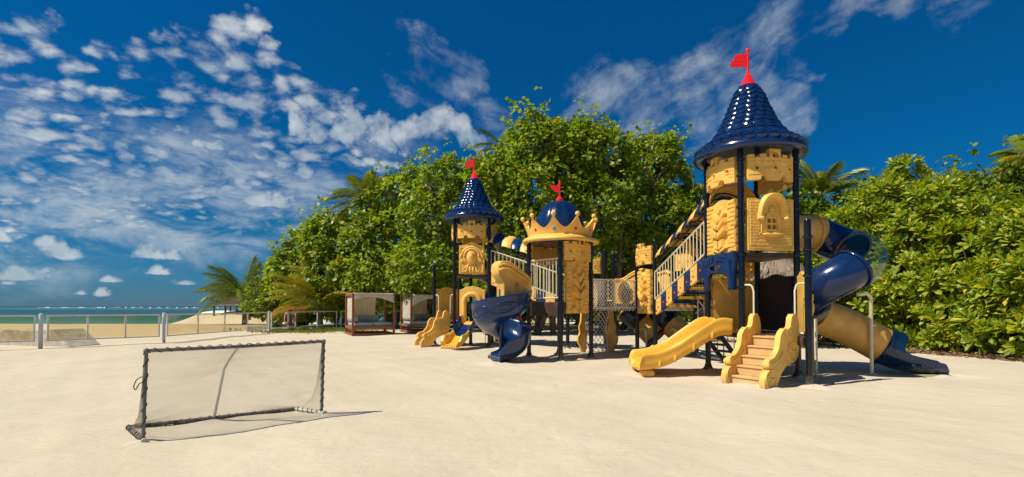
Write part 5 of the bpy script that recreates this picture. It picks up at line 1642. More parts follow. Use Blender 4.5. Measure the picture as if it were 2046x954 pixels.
# ---- chutes
def chute_section(w, lanes, wall=0.24):
    a = 0.035
    inner = [(0.02, wall), (0.055, wall * .72), (0.075, .06), (0.12, .012)]
    if lanes == 1:
        inner += [(w * .35, 0), (w * .65, 0)]
    else:
        inner += [(w * .25, 0), (w * .40, .012), (w * .455, .05), (w * .475, .125), (w * .50, .145), (w * .525, .125), (w * .545, .05), (w * .60, .012), (w * .75, 0)]
    inner += [(w - .12, .012), (w - .075, .06), (w - .055, wall * .72), (w - .02, wall)]
    outer = [(w + .005, wall + .022), (w + .035, wall + .012), (w + .042, wall - .02), (w + .015, wall * .55), (w + .03, wall * .30), (w - .005, -.03), (w - .05, -.075),
             (.05, -.075), (.005, -.03), (-.03, wall * .30), (-.015, wall * .55), (-.042, wall - .02), (-.035, wall + .012), (-.005, wall + .022)]
    return inner + outer
def smooth(pts, k=6):
    P = [Vector(p) for p in pts]; P = [P[0] * 2 - P[1]] + P + [P[-1] * 2 - P[-2]]
    o = []
    for i in range(1, len(P) - 2):
        for j in range(k):
            t = j / k; a, b, c, d = P[i - 1], P[i], P[i + 1], P[i + 2]
            o.append(0.5 * ((2 * b) + (c - a) * t + (2 * a - 5 * b + 4 * c - d) * t * t + (3 * b - 3 * c + d - a) * t ** 3))
    o.append(P[-2]); return o
def double_slide():
    A, B = L_, F_
    w = dist(A, B); W_ = 1.10; M = frame(A, B) @ Matrix.Translation((w / 2, 0, 0)) @ Matrix.Rotation(R(-13), 4, 'Z') @ Matrix.Translation((-W_ / 2, 0, 0))
    prof = smooth([(0.0, .885), (.18, .885), (.36, .83), (.60, .68), (.86, .515), (1.10, .375), (1.34, .265), (1.58, .205), (1.80, .185), (1.90, .165)], 5)
    sec = chute_section(W_, 2, .25)
    rings = []
    n = len(prof)
    for i, p in enumerate(prof):
        t = i / (n - 1)
        f = 1 + 0.10 * max(0, t - .75) * 4
        cut = max(0, (t - .86) / .14)
        ring = []
        for (x, z) in sec:
            zz = z * (1 - 0.72 * cut ** 1.5) if z > 0 else z * (1 - .3 * cut)
            hump = 0.05 * math.sin(PI * min(1, t * 1.9)) if z > .15 else 0
            ring.append(((x - W_ / 2) * f + W_ / 2, -p.x - 0.0 - (0.05 * cut * math.cos((x / W_ - .5) * 6) ), p.y + zz + hump))
        rings.append(ring)
    mb = MB(); mb.skin(rings, True, True)
    # feet of the outrun and stiffening ribs under the chute
    for x in (.16, W_ - .16):
        mb.skin([[(x + a, -1.45 - b, z) for a, b in ((-.15, 0), (.15, 0), (.15, .42), (-.15, .42))] for z in (-.05, .16)], True, True)
    for q in (0.42, .78, 1.14, 1.44):
        zc = min(prof, key=lambda p: abs(p.x - q)).y
        for x in (.0, W_):
            mb.sphere((x, -q, zc + .03), (.045, .035, .085), 10, 8)
    o = link('double_slide', mb.mesh('double_slide', YEL, sharp=50, fix=True), PLAY, M); o['label'] = 'wide yellow double lane slide in the foreground'
    b = o.modifiers.new('sub', 'SUBSURF'); b.levels = 1; b.render_levels = 1
double_slide()

def banded_slide():
    st = Vector((-1.42, 17.50, 0)); d = Vector((-.40, -.92, 0)).normalized(); sd = Vector((d.y, -d.x, 0)); W_ = 0.58
    prof = smooth([(0.0, .88), (.15, .86), (.40, .68), (.70, .44), (1.0, .26), (1.25, .17), (1.48, .14)], 6)
    sec = chute_section(W_, 1, .24); n = len(prof)
    def seg(i0, i1, mat, name='chute_section', grow=0):
        rings = []
        for i in range(i0, i1 + 1):
            t = i / (n - 1); p = prof[i]; f = 1 + .35 * max(0, t - .55); cut = max(0, (t - .86) / .14)
            ring = []
            for (x, z) in sec:
                xx = (x - W_ / 2) * (f + grow); zz = (z * (1 - .55 * cut) + 0.05 * math.sin(t * 9) * (z > .15)) * (1 + grow)
                q = st + d * (p.x + .06 * cut * math.cos(x / W_ * 6 - 3)) + sd * xx
                ring.append((q.x, q.y, p.y + zz))
            rings.append(ring)
        mb = MB(); mb.skin(rings, True, True)
        if name == 'banded_slide':
            for k in range(7):
                a = lerp(-.26, .26, k / 6); q = st + d * 1.52 + sd * a
                mb.sphere((q.x, q.y, .09), (.05, .05, .06), 8, 6)
        return link(name, mb.mesh(name, mat, sharp=50, fix=True), PLAY if name == 'banded_slide' else parent)
    parent = seg(int(n * .52), n - 1, YEL, 'banded_slide'); parent['label'] = 'small yellow slide with a navy band at the far tower'
    seg(int(n * .26), int(n * .52), NAVY, 'navy_section', .012); seg(0, int(n * .26), YEL, 'upper_section')
banded_slide()

def spiral_slide():
    key = smooth([(12, 1.40, 0), (-5, 1.36, 0), (-45, 1.29, 0), (-90, 1.20, 0), (-135, 1.10, 0), (-180, 1.00, 0), (-225, .86, 0), (-270, .70, 0), (-315, .55, 0), (-360, .42, 0), (-395, .30, 0), (-425, .22, 0)], 5)
    sec = [(.055, .22), (.075, .06), (.13, .0), (.30, -.025), (.46, -.015), (.58, .04), (.66, .16), (.705, .32), (.73, .43), (.765, .465), (.80, .455), (.805, .42), (.77, .30), (.765, .18), (.72, .02), (.62, -.12), (.45, -.21), (.25, -.25), (.08, -.28), (.052, -.20)]
    rings = []
    last = None
    for p in key:
        a = R(p.x); rad = Vector((math.cos(a), math.sin(a), 0)); o_ = Vector((AX[0], AX[1], 0))
        t = (12 - p.x) / 437
        sh = 1.0 - 0.10 * max(0, (t - .8) * 5)
        rings.append([tuple(o_ + rad * r + Vector((0, 0, p.y + z * sh))) for r, z in sec])
        last = (o_, rad, p.y, Vector((rad.y, -rad.x, 0)))
    o_, rad, z0, tan = last
    for q, dz, f, wl in ((.10, -.03, 1.0, .85), (.20, -.05, 1.02, .75), (.30, -.06, 1.04, .55), (.36, -.06, 1.05, .38)):
        rings.append([tuple(o_ + tan * q + rad * ((r - .42) * f + .42) + Vector((0, 0, max(z0 + dz + z * wl, -.02)))) for r, z in sec])
    mb = MB(); mb.skin(rings, True, True)
    o = link('spiral_slide', mb.mesh('spiral_slide', BLUE, sharp=50, fix=True), PLAY); o['label'] = 'open blue spiral slide'
    s_ = o.modifiers.new('sub', 'SUBSURF'); s_.levels = 1; s_.render_levels = 1
    # embossed loops on the outer wall and toes at the lip
    mb = MB()
    def onwall(deg, v):
        a = R(deg); t = (12 - deg) / 437
        zf = None
        for k1, k2 in zip(key, key[1:]):
            if k1.x >= deg >= k2.x: zf = lerp(k1.y, k2.y, (k1.x - deg) / max(1e-6, k1.x - k2.x)); break
        r = lerp(.70, .80, v); z = lerp(-.04, .36, v)
        return (AX[0] + r * math.cos(a), AX[1] + r * math.sin(a), (zf or key[-1].y) + z)
    for c0, hw in ((-30, 22), (-84, 26), (-138, 22)):
        mb.tube([onwall(c0 + hw * math.cos(q) * (1 + .2 * math.sin(2 * q)), .48 + .33 * math.sin(q)) for q in [2 * PI * i / 26 for i in range(26)]], 0.022, 7, closed=True)
        mb.tube([onwall(c0 + 4 + hw * .5 * math.cos(q), .50 + .16 * math.sin(q)) for q in [2 * PI * i / 20 for i in range(20)]], 0.018, 7, closed=True)
    link('embossing', mb.mesh('embossing', BLUE), o)
    mb = MB()
    for k in range(6):
        q = o_ + tan * .375 + rad * lerp(.12, .74, k / 5)
        mb.sphere((q.x, q.y, .125), (.055, .055, .055), 9, 6)
    link('lip_bumps', mb.mesh('lip_bumps', BLUE), o)
    mb = MB(); mb.tube([(AX[0], AX[1], -.1), (AX[0], AX[1], 1.85)], [.062, .062], 16)
    link('centre_pole', mb.mesh('centre_pole', BLUE), o)
spiral_slide()
def slide_hood():
    mb = MB()
    outer = [(-.05, 0), (.30, 0), (.30, .44), (.33, .56), (.42, .56), (.46, .44), (.47, 0), (.83, 0), (.83, .72), (.62, .86), (.40, 1.0), (.14, 1.12), (-.10, 1.12), (-.21, 1.03), (-.235, .88), (-.20, .74), (-.10, .64), (-.05, .54)]
    mb.plate(outer, (), -0.20, 0.16, 0.5)
    o = softened(link('slide_hood', mb.mesh('slide_hood', TAN), PLAY, frame(AX, (N0[0] - .02, N0[1] - .3), 1.46)), 0.06, 4)
    o['label'] = 'tan hood over the top of the blue spiral slide'
    M = frame(AX, (N0[0] - .02, N0[1] - .3), 1.46)
    m2 = MB()
    m2.tube(smooth([(-.20, -.20, .86), (-.12, -.24, .90), (.10, -.24, .90), (.36, -.23, .78), (.60, -.22, .66), (.82, -.21, .55)], 4), 0.042, 9)
    m2.tube(smooth([(-.22, -.19, .97), (-.06, -.22, 1.03), (.20, -.22, .97), (.50, -.22, .82), (.82, -.20, .64)], 4), 0.030, 9)
    for k in range(4):
        m2.sphere((.66, -.205, .12 + k * .09), (.075, .03, .034), 10, 6)
    link('hood_moulding', m2.mesh('hood_moulding', TAN), o, M)
slide_hood()

# ---- tube slides
def ring_pts(c, N_, B_, r, n=26):
    return [tuple(c + N_ * (math.cos(2 * PI * k / n) * r) + B_ * (math.sin(2 * PI * k / n) * r)) for k in range(n)]
def tube_frames(path):
    P = [Vector(p) for p in path]; fr = []
    for i in range(len(P)):
        T = (P[min(i + 1, len(P) - 1)] - P[max(i - 1, 0)]).normalized()
        S = T.cross(Vector((0, 0, 1))).normalized(); U = S.cross(T)
        fr.append((P[i], S, U, T))
    return fr
def shell(fr, r, mat, name, parent, M=None, th=0.022, flanges=(True, True), ribs=0):
    mb = MB()
    n = len(fr)
    rr = lambda i: r + ribs * max(0.0, math.sin(PI * i / (n - 1))) ** .6
    out = [ring_pts(c, S, U, rr(i)) for i, (c, S, U, T) in enumerate(fr)]
    inn = [ring_pts(c, S, U, rr(i) - th) for i, (c, S, U, T) in enumerate(fr)][::-1]
    mb.skin(out + inn + [out[0]], True, False)
    o = link(name, mb.mesh(name, mat, sharp=55, fix=True), parent, M)
    return o
def flange(frm, r, mat, parent, M=None):
    c, S, U, T = frm
    mb = MB()
    prof = [(r - .01, -.028), (r + .038, -.028), (r + .045, -.018), (r + .045, .018), (r + .038, .028), (r - .01, .028)]
    rings = [[tuple(c + T * z + S * (math.cos(2 * PI * k / 28) * q) + U * (math.sin(2 * PI * k / 28) * q)) for k in range(28)] for q, z in prof]
    mb.skin(rings, True, False)
    for k in range(8):
        a = 2 * PI * (k + .3) / 8; q = r + .048
        mb.sphere(tuple(c + S * math.cos(a) * q + U * math.sin(a) * q), .016, 6, 4)
    return link('tube_flange', mb.mesh('tube_flange', mat, fix=True), parent, M)
def tube_slide(M=None, label=''):
    r = 0.375; cx, cy, hr = 6.54, 10.22, 0.48
    zs = lambda t: lerp(2.95, 1.20, t)
    hel = lambda deg: (cx + hr * math.cos(R(deg)), cy + hr * math.sin(R(deg)), zs((90 - deg) / 360))
    st = [(lerp(5.66, 6.54, i / 6), lerp(10.57, 10.70, i / 6), lerp(2.99, 2.95, i / 6)) for i in range(6)]
    hx = [hel(90 - i * 10) for i in range(37)]
    tail = smooth([hx[-1], (7.02, 10.70, 1.03), (7.44, 10.69, .82), (7.86, 10.66, .58)], 4)[1:]
    path = st + hx + tail
    fr = tube_frames(path)
    ns = len(st)
    iA, iB, iC, iD, iE, iF = 0, ns, ns + 8, ns + 17, ns + 29, ns + 35
    end = len(path) - 1
    o = shell(fr[iA:iB + 1], r, TWOOD, 'tube_slide', PLAY, M); o['label'] = label
    segs = [(iB, iC, NAVY, 'navy_elbow'), (iC, iD, CLEAR, 'clear_bubble'), (iD, iE, NAVY, 'navy_elbow'), (iE, iF, CLEAR, 'clear_window'), (iF, end, TWOOD, 'lower_tube')]
    for a, b, mt, nm in segs:
        rr = r + (.02 if mt is CLEAR else 0)
        shell(fr[a:b + 1], r, mt, nm, o, M, ribs=.10 if mt is CLEAR else 0)
    for i, mt in ((ns - 1, TWOOD), (iC, NAVY), (iD, NAVY), (iE, NAVY), (iF, TWOOD)):
        flange(fr[i], r, mt, o, M)
    # open exit: collar that flares, then a trough on the sand
    ex = smooth([path[-1], (8.06, 10.57, .470), (8.26, 10.47, .400), (8.46, 10.36, .372), (8.66, 10.25, .362), (8.80, 10.17, .360)], 6)
    ef = tube_frames(ex); n = len(ef); rings = []
    for i, (c, S, U, T) in enumerate(ef):
        t = i / (n - 1)
        if t < .07: half = 177
        elif t < .25: half = lerp(177, 105, ((t - .07) / .18) ** .8)
        else: half = lerp(105, 70, ((t - .25) / .75) ** .7)
        if t > .9: half *= 1 - .35 * ((t - .9) / .1) ** 2
        rr = lerp(r + .02, .355, min(1, t * 2))
        flare = .30 * math.exp(-((t - .17) / .075) ** 2)
        ro, ri = [], []
        for k in range(29):
            a = R(lerp(-half, half, k / 28)); up_ = max(0.0, -math.cos(a))
            for q, dst in ((rr, ro), (rr - .032, ri)):
                dst.append(tuple(c + S * math.sin(a) * q - U * math.cos(a) * q * (1 + flare * up_) + T * flare * .5 * up_))
        rings.append(ro + ri[::-1])
    mb = MB(); mb.skin(rings, True, True)
    for k in range(3):
        c, S, U, T = ef[int(n * (.46 + .13 * k))]
        q = c + S * .285 - U * .19; mb.sphere((q.x, q.y, q.z), (.06, .045, .045), 10, 6)
    ob = link('slide_exit', mb.mesh('slide_exit', NAVY, sharp=50, fix=True), o, M)
    flange(ef[1], r, NAVY, o, M)
    mb = MB()
    mb.tube(smooth([(7.36, 10.27, -.1), (7.36, 10.27, 1.40), (7.32, 10.22, 1.58), (7.12, 10.05, 1.66), (6.78, 9.80, 1.64)], 5), 0.036, 10)
    link('support_pole', mb.mesh('support_pole', CREAM), o, M)
    for q in ((6.30, 10.45, .95), (6.06, 10.0, 1.15)):
        mb = MB(); mb.tube([(q[0], q[1], -.1), (q[0], q[1], q[2])], 0.030, 10); link('support_pole', mb.mesh('support_pole', CREAM), o, M)
    return o
tube_slide(label='twisting tan and navy tube slide with a clear bubble, right of the tall tower')
u_ = Vector((R_[0] - F_[0], R_[1] - F_[1])); aR = math.atan2(u_.y, u_.x); aT = math.atan2(T2[1] - T1[1], T2[0] - T1[0])
MT = Matrix.Translation((T2[0], T2[1], 0)) @ Matrix.Rotation(aT + R(90), 4, 'Z') @ Matrix.Rotation(-aR, 4, 'Z') @ Matrix.Translation((-F_[0], -F_[1], 0))
tube_slide(MT, 'tube slide behind the small far tower, mostly hidden')

# tunnel tubes hanging under the middle deck
def under_tubes():
    for k, (x, y) in enumerate(((3.95, 15.2), (4.75, 14.9))):
        path = smooth([(x - .35, y + .5, 1.28), (x - .1, y + .35, 1.02), (x + .2, y + .15, .72), (x + .42, y, .45)], 6)
        fr = tube_frames(path); m = len(fr) // 2
        o = shell(fr[m:], .36, TWOOD, 'crawl_tube', PLAY); o['label'] = ('left' if k == 0 else 'right') + ' crawl tube sloping down under the middle deck'
        shell(fr[:m + 1], .35, DARK, 'upper_sleeve', o)
        flange(fr[0], .36, TAN, o); flange(fr[-1], .36, DARK, o)
        mb = MB(); mb.tube(smooth([(x + .02, y - .35, -.1), (x + .02, y - .35, .62), (x - .05, y - .30, .74), (x - .12, y - .2, .72)], 4), 0.026, 8)
        link('support_hoop', mb.mesh('support_hoop', CREAM), o)
under_tubes()

# steep steps behind the yellow slide
def back_steps():
    A = Vector((4.75, 11.75, .82)); d = Vector((.62, .30, 0)); mb = MB()
    s_ = Vector((-.3, .62, 0)).normalized() * .5
    mb = MB()
    for o_ in (Vector((0, 0, 0)), s_):
        a = A + o_; b = a + d * 1.25 + Vector((0, 0, -.84))
        mb.skin([[tuple(p + Vector((0, 0, q))) for p in (a, a + s_ * .06)] + [tuple(p + Vector((0, 0, q + .16))) for p in (a + s_ * .06, a)] for q in (0,)] + [[tuple(p) for p in (b, b + s_ * .06)] + [tuple(p + Vector((0, 0, .16))) for p in (b + s_ * .06, b)]], True, True)
    o = link('back_steps', mb.mesh('back_steps', DARK, fix=True), PLAY); o['label'] = 'dark steep steps behind the yellow slide'
    for i in range(5):
        t = (i + .5) / 5; c = A + d * 1.25 * t + Vector((0, 0, -.84 * t + .08)); m = MB()
        m.skin([[tuple(c + s_ * q + d * r_ + Vector((0, 0, z))) for r_, z in ((-.16, -.02), (.16, -.02), (.16, .02), (-.16, .02))] for q in (.06, .98)], True, True)
        link('tread', m.mesh('tread', DARK, fix=True), o)
    m = MB()
    for o_ in (Vector((0, 0, 0)), s_):
        a = A + o_; b = a + d * 1.25 + Vector((0, 0, -.84))
        m.tube([tuple(a + Vector((0, 0, .1))), tuple(a + Vector((0, 0, .75))), tuple(b + Vector((0, 0, .75))), tuple(b + Vector((0, 0, .05)))], 0.018, 8)
        for q in (.25, .5, .75):
            p = a.lerp(b, q); m.tube([tuple(p + Vector((0, 0, .15))), tuple(p + Vector((0, 0, .75)))], 0.012, 6)
    link('hand_rail', m.mesh('hand_rail', CREAM), o)
back_steps()

# ---- sand heaped against the feet
def drifts():
    mb = MB(); rr = random.Random(5)
    def heap(x, y, r, h, sx=1.0, az=0.0):
        n, m = 20, 6; ph = rr.random() * 6
        pts = []
        for j in range(m + 1):
            t = j / m
            for i in range(n):
                a = 2 * PI * i / n; q = r * t * (1 + .22 * math.sin(2 * a + ph) + .12 * math.sin(5 * a + ph * 2))
                dx, dy = q * math.cos(a) * sx, q * math.sin(a)
                X = x + dx * math.cos(az) - dy * math.sin(az); Y = y + dx * math.sin(az) + dy * math.cos(az)
                pts.append((X, Y, gz(X, Y) + h * (math.cos(PI * t) * .5 + .5) * (1 + .3 * math.sin(3 * a + ph)) - .006 * t))
        f = [(j * n + i, j * n + (i + 1) % n, (j + 1) * n + (i + 1) % n, (j + 1) * n + i) for j in range(1, m) for i in range(n)] + [tuple(n + i for i in range(n))]
        mb.add(pts, [q[::-1] for q in f])
    for p in (F_, R_, L_, K_, C_, T1, T2, T3, T4, Q_, N0, N1, N2, N3, M1, M2, M3, M4, P1, P2, P3, P4, (-1.5, 18.2), AX):
        heap(p[0] + rr.uniform(-.06, .06), p[1] + rr.uniform(-.08, .02), rr.uniform(.28, .42), rr.uniform(.035, .075))
    for x, y, r, h, sx, az in ((4.20, 8.85, .50, .05, 1.3, -.9), (2.62, 10.5, .6, .05, 1.3, 1.2), (8.75, 10.1, .5, .05, 1.6, -.3), (-.4, 12.25, .5, .045, 1.2, .4), (-2.0, 16.1, .45, .04, 1.3, .2), (-3.4, 17.6, .5, .045, 1.3, -.6),
                               (-3.84, 5.24, .2, .02, 1.2, 0), (-2.45, 6.47, .2, .022, 1.2, 0), (-3.6, 6.3, .35, .02, 2.2, .62), (7.36, 10.27, .22, .04, 1, 0)):
        heap(x, y, r, h, sx, az)
    o = mb.build('sand_drifts', SAND, sharp=80)
    tag(o, kind='structure', label='low heaps of sand drifted against posts and slide ends')
drifts()

# ================================================================== separate things around it
# ---- small football goal in the foreground
def goal():
    FL, FR = Vector((-3.84, 5.24, 0)), Vector((-2.45, 6.47, 0))
    BL, BR = Vector((-4.36, 5.72, 0)), Vector((-2.92, 6.78, 0))
    for v in (FL, FR, BL, BR): v.z = gz(v.x, v.y) + 0.022
    Hh = 0.925
    root = empty('football_goal', ((FL.x + FR.x) / 2, (FL.y + FR.y) / 2, 0)); tag(root, 'small weathered football goal with a fine dark net standing on the sand', 'goal')
    TL, TR = FL + Vector((0.02, 0.0, Hh)), FR + Vector((0.02, 0, Hh - .01))
    r = 0.021
    def pipe(name, path, mat, rad=r, label=None):
        mb = MB(); mb.tube(path, rad, 12); o = link(name, mb.mesh(name, mat), root)
        if label: o['label'] = label
        return o
    def wrap(parent, path, pitch=0.12, rr=0.030, th=0.0055, jit=.25, mat=STRAP):
        P = [Vector(p) for p in path]; L = sum((b - a).length for a, b in zip(P, P[1:]))
        n = max(8, int(L / pitch * 10)); mb = MB(); pts = []
        T = (P[-1] - P[0]).normalized(); S = T.orthogonal().normalized(); B = T.cross(S); ph = random.random() * 6
        for i in range(n + 1):
            t = i / n; q = P[0].lerp(P[-1], t); ph += 2 * PI / 10 * (1 + jit * math.sin(i * .37))
            pts.append(q + (S * math.cos(ph) + B * math.sin(ph)) * rr)
        mb.tube(pts, th, 5); link('strap', mb.mesh('strap', mat), parent)
    cb = pipe('crossbar', [tuple(TL.lerp(TR, i / 8) - Vector((0, 0, .008 * math.sin(PI * i / 8)))) for i in range(9)], PIPE, 0.0195)
    wrap(cb, (TL, TR), 0.10, 0.0235, .0045)
    for a, b in ((FL, TL), (FR, TR)):
        o = pipe('post', [tuple(a), tuple(b + Vector((0, 0, .02)))], PIPE, 0.0185); wrap(o, (a, b), 0.10 if a is FR else .15, 0.0225, .0045)
        mb = MB(); mb.sphere(tuple(b), .027, 10, 8); link('elbow', mb.mesh('elbow', PIPE), o)
    bb = pipe('base_bar', [tuple(BL), tuple(BR)], STRAP, 0.023); wrap(bb, (BL, BR), .10, .028, .006, .3, PIPE)
    for a, b in ((FL, BL), (FR, BR)):
        o = pipe('side_base_bar', [tuple(a - (b - a).normalized() * .05), tuple(b)], PIPEW if a is FR else STRAP, 0.023); wrap(o, (a, b), .10, .028)
        mb = MB(); c = a - (b - a).normalized() * .05; d = (a - b).normalized()
        mb.tube([tuple(c), tuple(c + d * .022)], .030, 14); link('end_cap', mb.mesh('end_cap', PIPEW), o)
    fm, bm_ = TL.lerp(TR, .47), BL.lerp(BR, .47)
    fg = FL.lerp(FR, .47)
    bend = fg.lerp(bm_, .56); bend.z = .655
    pipe('back_stay', smooth([tuple(fm), tuple(fm.lerp(bend, .55) + Vector((0, 0, .015))), tuple(bend), tuple(bend.lerp(bm_, .15)), tuple(bm_)], 5), PIPEW, 0.017, 'white bent stay behind the net')
    # net: from the crossbar back and down to the base bar, and the two sides
    def netprof(t, u):
        prof = [(0, Hh), (.16, .845), (.36, .745), (.56, .625), (.70, .42), (.86, .20), (1.0, .02)]     # over the stay
        edge = [(0, Hh), (.03, .80), (.07, .62), (.14, .42), (.30, .20), (.62, .07), (1.0, .02)]        # drawn in along the posts
        k = t * (len(prof) - 1); i = min(int(k), len(prof) - 2); f = k - i
        w = max(0.0, 1 - abs(u - .47) / .5) ** .8
        a = (lerp(prof[i][0], prof[i + 1][0], f), lerp(prof[i][1], prof[i + 1][1], f)); b = (lerp(edge[i][0], edge[i + 1][0], f), lerp(edge[i][1], edge[i + 1][1], f))
        return lerp(b[0], a[0], w), lerp(b[1], a[1], w)
    def back(u, v):
        a = TL.lerp(TR, u); b = BL.lerp(BR, u); g = FL.lerp(FR, u)
        t = 1 - v
        s_, z = netprof(t, u)
        q = g.lerp(b, s_); sag = 0.055 * math.sin(PI * t) * (1 - 4 * abs(u - .47) * abs(u - .47)) * 0 + .045 * math.sin(PI * t) * abs(math.sin(2 * PI * (u - .47)))
        return (q.x + sag * .55, q.y - sag * .5, z - sag * .6 + b.z * s_)
    W_ = (TR - TL).length
    o = link('net', net_mesh(back, int(W_ / .018), int(1.2 / .018), 0.00085, 'net', NETM, 3), root)
    for a, b, c in ((FL, BL, TL), (FR, BR, TR)):
        def side(u, v, a=a, b=b):
            t = 1 - v
            s_, z = netprof(t, 0.0)
            q = a.lerp(a.lerp(b, s_), u); return (q.x, q.y, z)
        link('side_net', net_mesh(side, 12, 46, 0.0009, 'side_net', NETM, 3), root)
    mb = MB()
    p0 = FL + Vector((-.02, -.02, .60))
    mb.tube(smooth([tuple(p0 + Vector(q)) for q in ((.02, 0, .06), (-.03, -.01, .03), (-.055, -.02, -.04), (-.035, -.02, -.075), (-.01, -.01, -.02), (.02, 0, .0))], 4), .005, 6)
    link('loose_cord', mb.mesh('loose_cord', STRAP), root)
goal()

# ---- glass fence along the beach
def fence():
    root = empty('beach_fence', (-13.5, 19.4, 0)); tag(root, 'low white framed fence with clear panels along the beach left of the daybeds', 'fence')
    big = [(-19.2, 13.9), (-15.75, 16.75), (-13.55, 19.5), (-13.0, 26.8), (-11.1, 32.0), (-4.0, 33.3), (3.4, 33.6)]
    cuts = [3, 3, 4, 3, 6, 6]
    def bigpost(p):
        mb = MB(); g = gz(*p)
        mb.lathe([(0.060, -.2), (.060, 1.13), (.053, 1.155), (.03, 1.17), (0, 1.175)], 14)
        o = link('post', mb.mesh('post', WHITEP), root, Matrix.Translation((p[0], p[1], g)))
    for i, p in enumerate(big):
        if i < 4: bigpost(p)
    for (a, b, n) in zip(big, big[1:], cuts):
        w = dist(a, b); M = frame(a, b); x0, x1 = .13, w - .13
        ga, gb = gz(*a), gz(*b)
        zf = lambda x, z: lerp(ga, gb, x / w) + z
        for zz, th in ((1.09, .055), (.26, .042)):
            mb = MB(); mb.add([(x, y, zf(x, z)) for x in (x0, x1) for y in (-.028, .028) for z in (zz - th / 2, zz + th / 2)], [(0, 1, 3, 2), (4, 6, 7, 5), (0, 4, 5, 1), (2, 3, 7, 6), (0, 2, 6, 4), (1, 5, 7, 3)])
            softened(link('rail', mb.mesh('rail', WHITEP, fix=True), root, M), .006)
        for k in range(n + 1):
            x = lerp(x0, x1, k / n); mb = MB()
            xa = x + (.02 if k == 0 else (-.05 if k == n else -.025)); xb = xa + .05
            mb.box(xa, xb, -.022, .022, zf(x, -.05 if a[1] > 26 else .27), zf(x, 1.07))
            softened(link('stile', mb.mesh('stile', WHITEP), root, M), .005)
            if k < n and a[1] < 26:
                xc = lerp(x0, x1, (k + 1) / n); mb = MB()
                mb.box(x + .03, xc - .03, -.004, .004, zf(x, .29), zf(x, 1.06)); link('pane', mb.mesh('pane', PANE), root, M)
fence()
def rear_screen():
    root = empty('glass_screen', (1.6, 31.0, 0)); tag(root, 'pale framed glass screen on the sand seen behind the blue spiral slide', 'screen')
    A, B = (-.3, 31.5), (3.2, 31.2); w = dist(A, B); M = frame(A, B)
    mb = MB()
    for z in (.12, 1.25): mb.box(0, w, -.03, .03, z - .035, z + .035)
    link('rail', mb.mesh('rail', WHITEP), root, M)
    for k in range(5):
        mb = MB(); x = w * k / 4; mb.box(x - .03, x + .03, -.025, .025, -.1, 1.21); link('stile', mb.mesh('stile', WHITEP), root, M)
        if k < 4:
            mb = MB(); mb.box(x + .04, x + w / 4 - .04, -.004, .004, .16, 1.21); link('pane', mb.mesh('pane', PANE), root, M)
rear_screen()

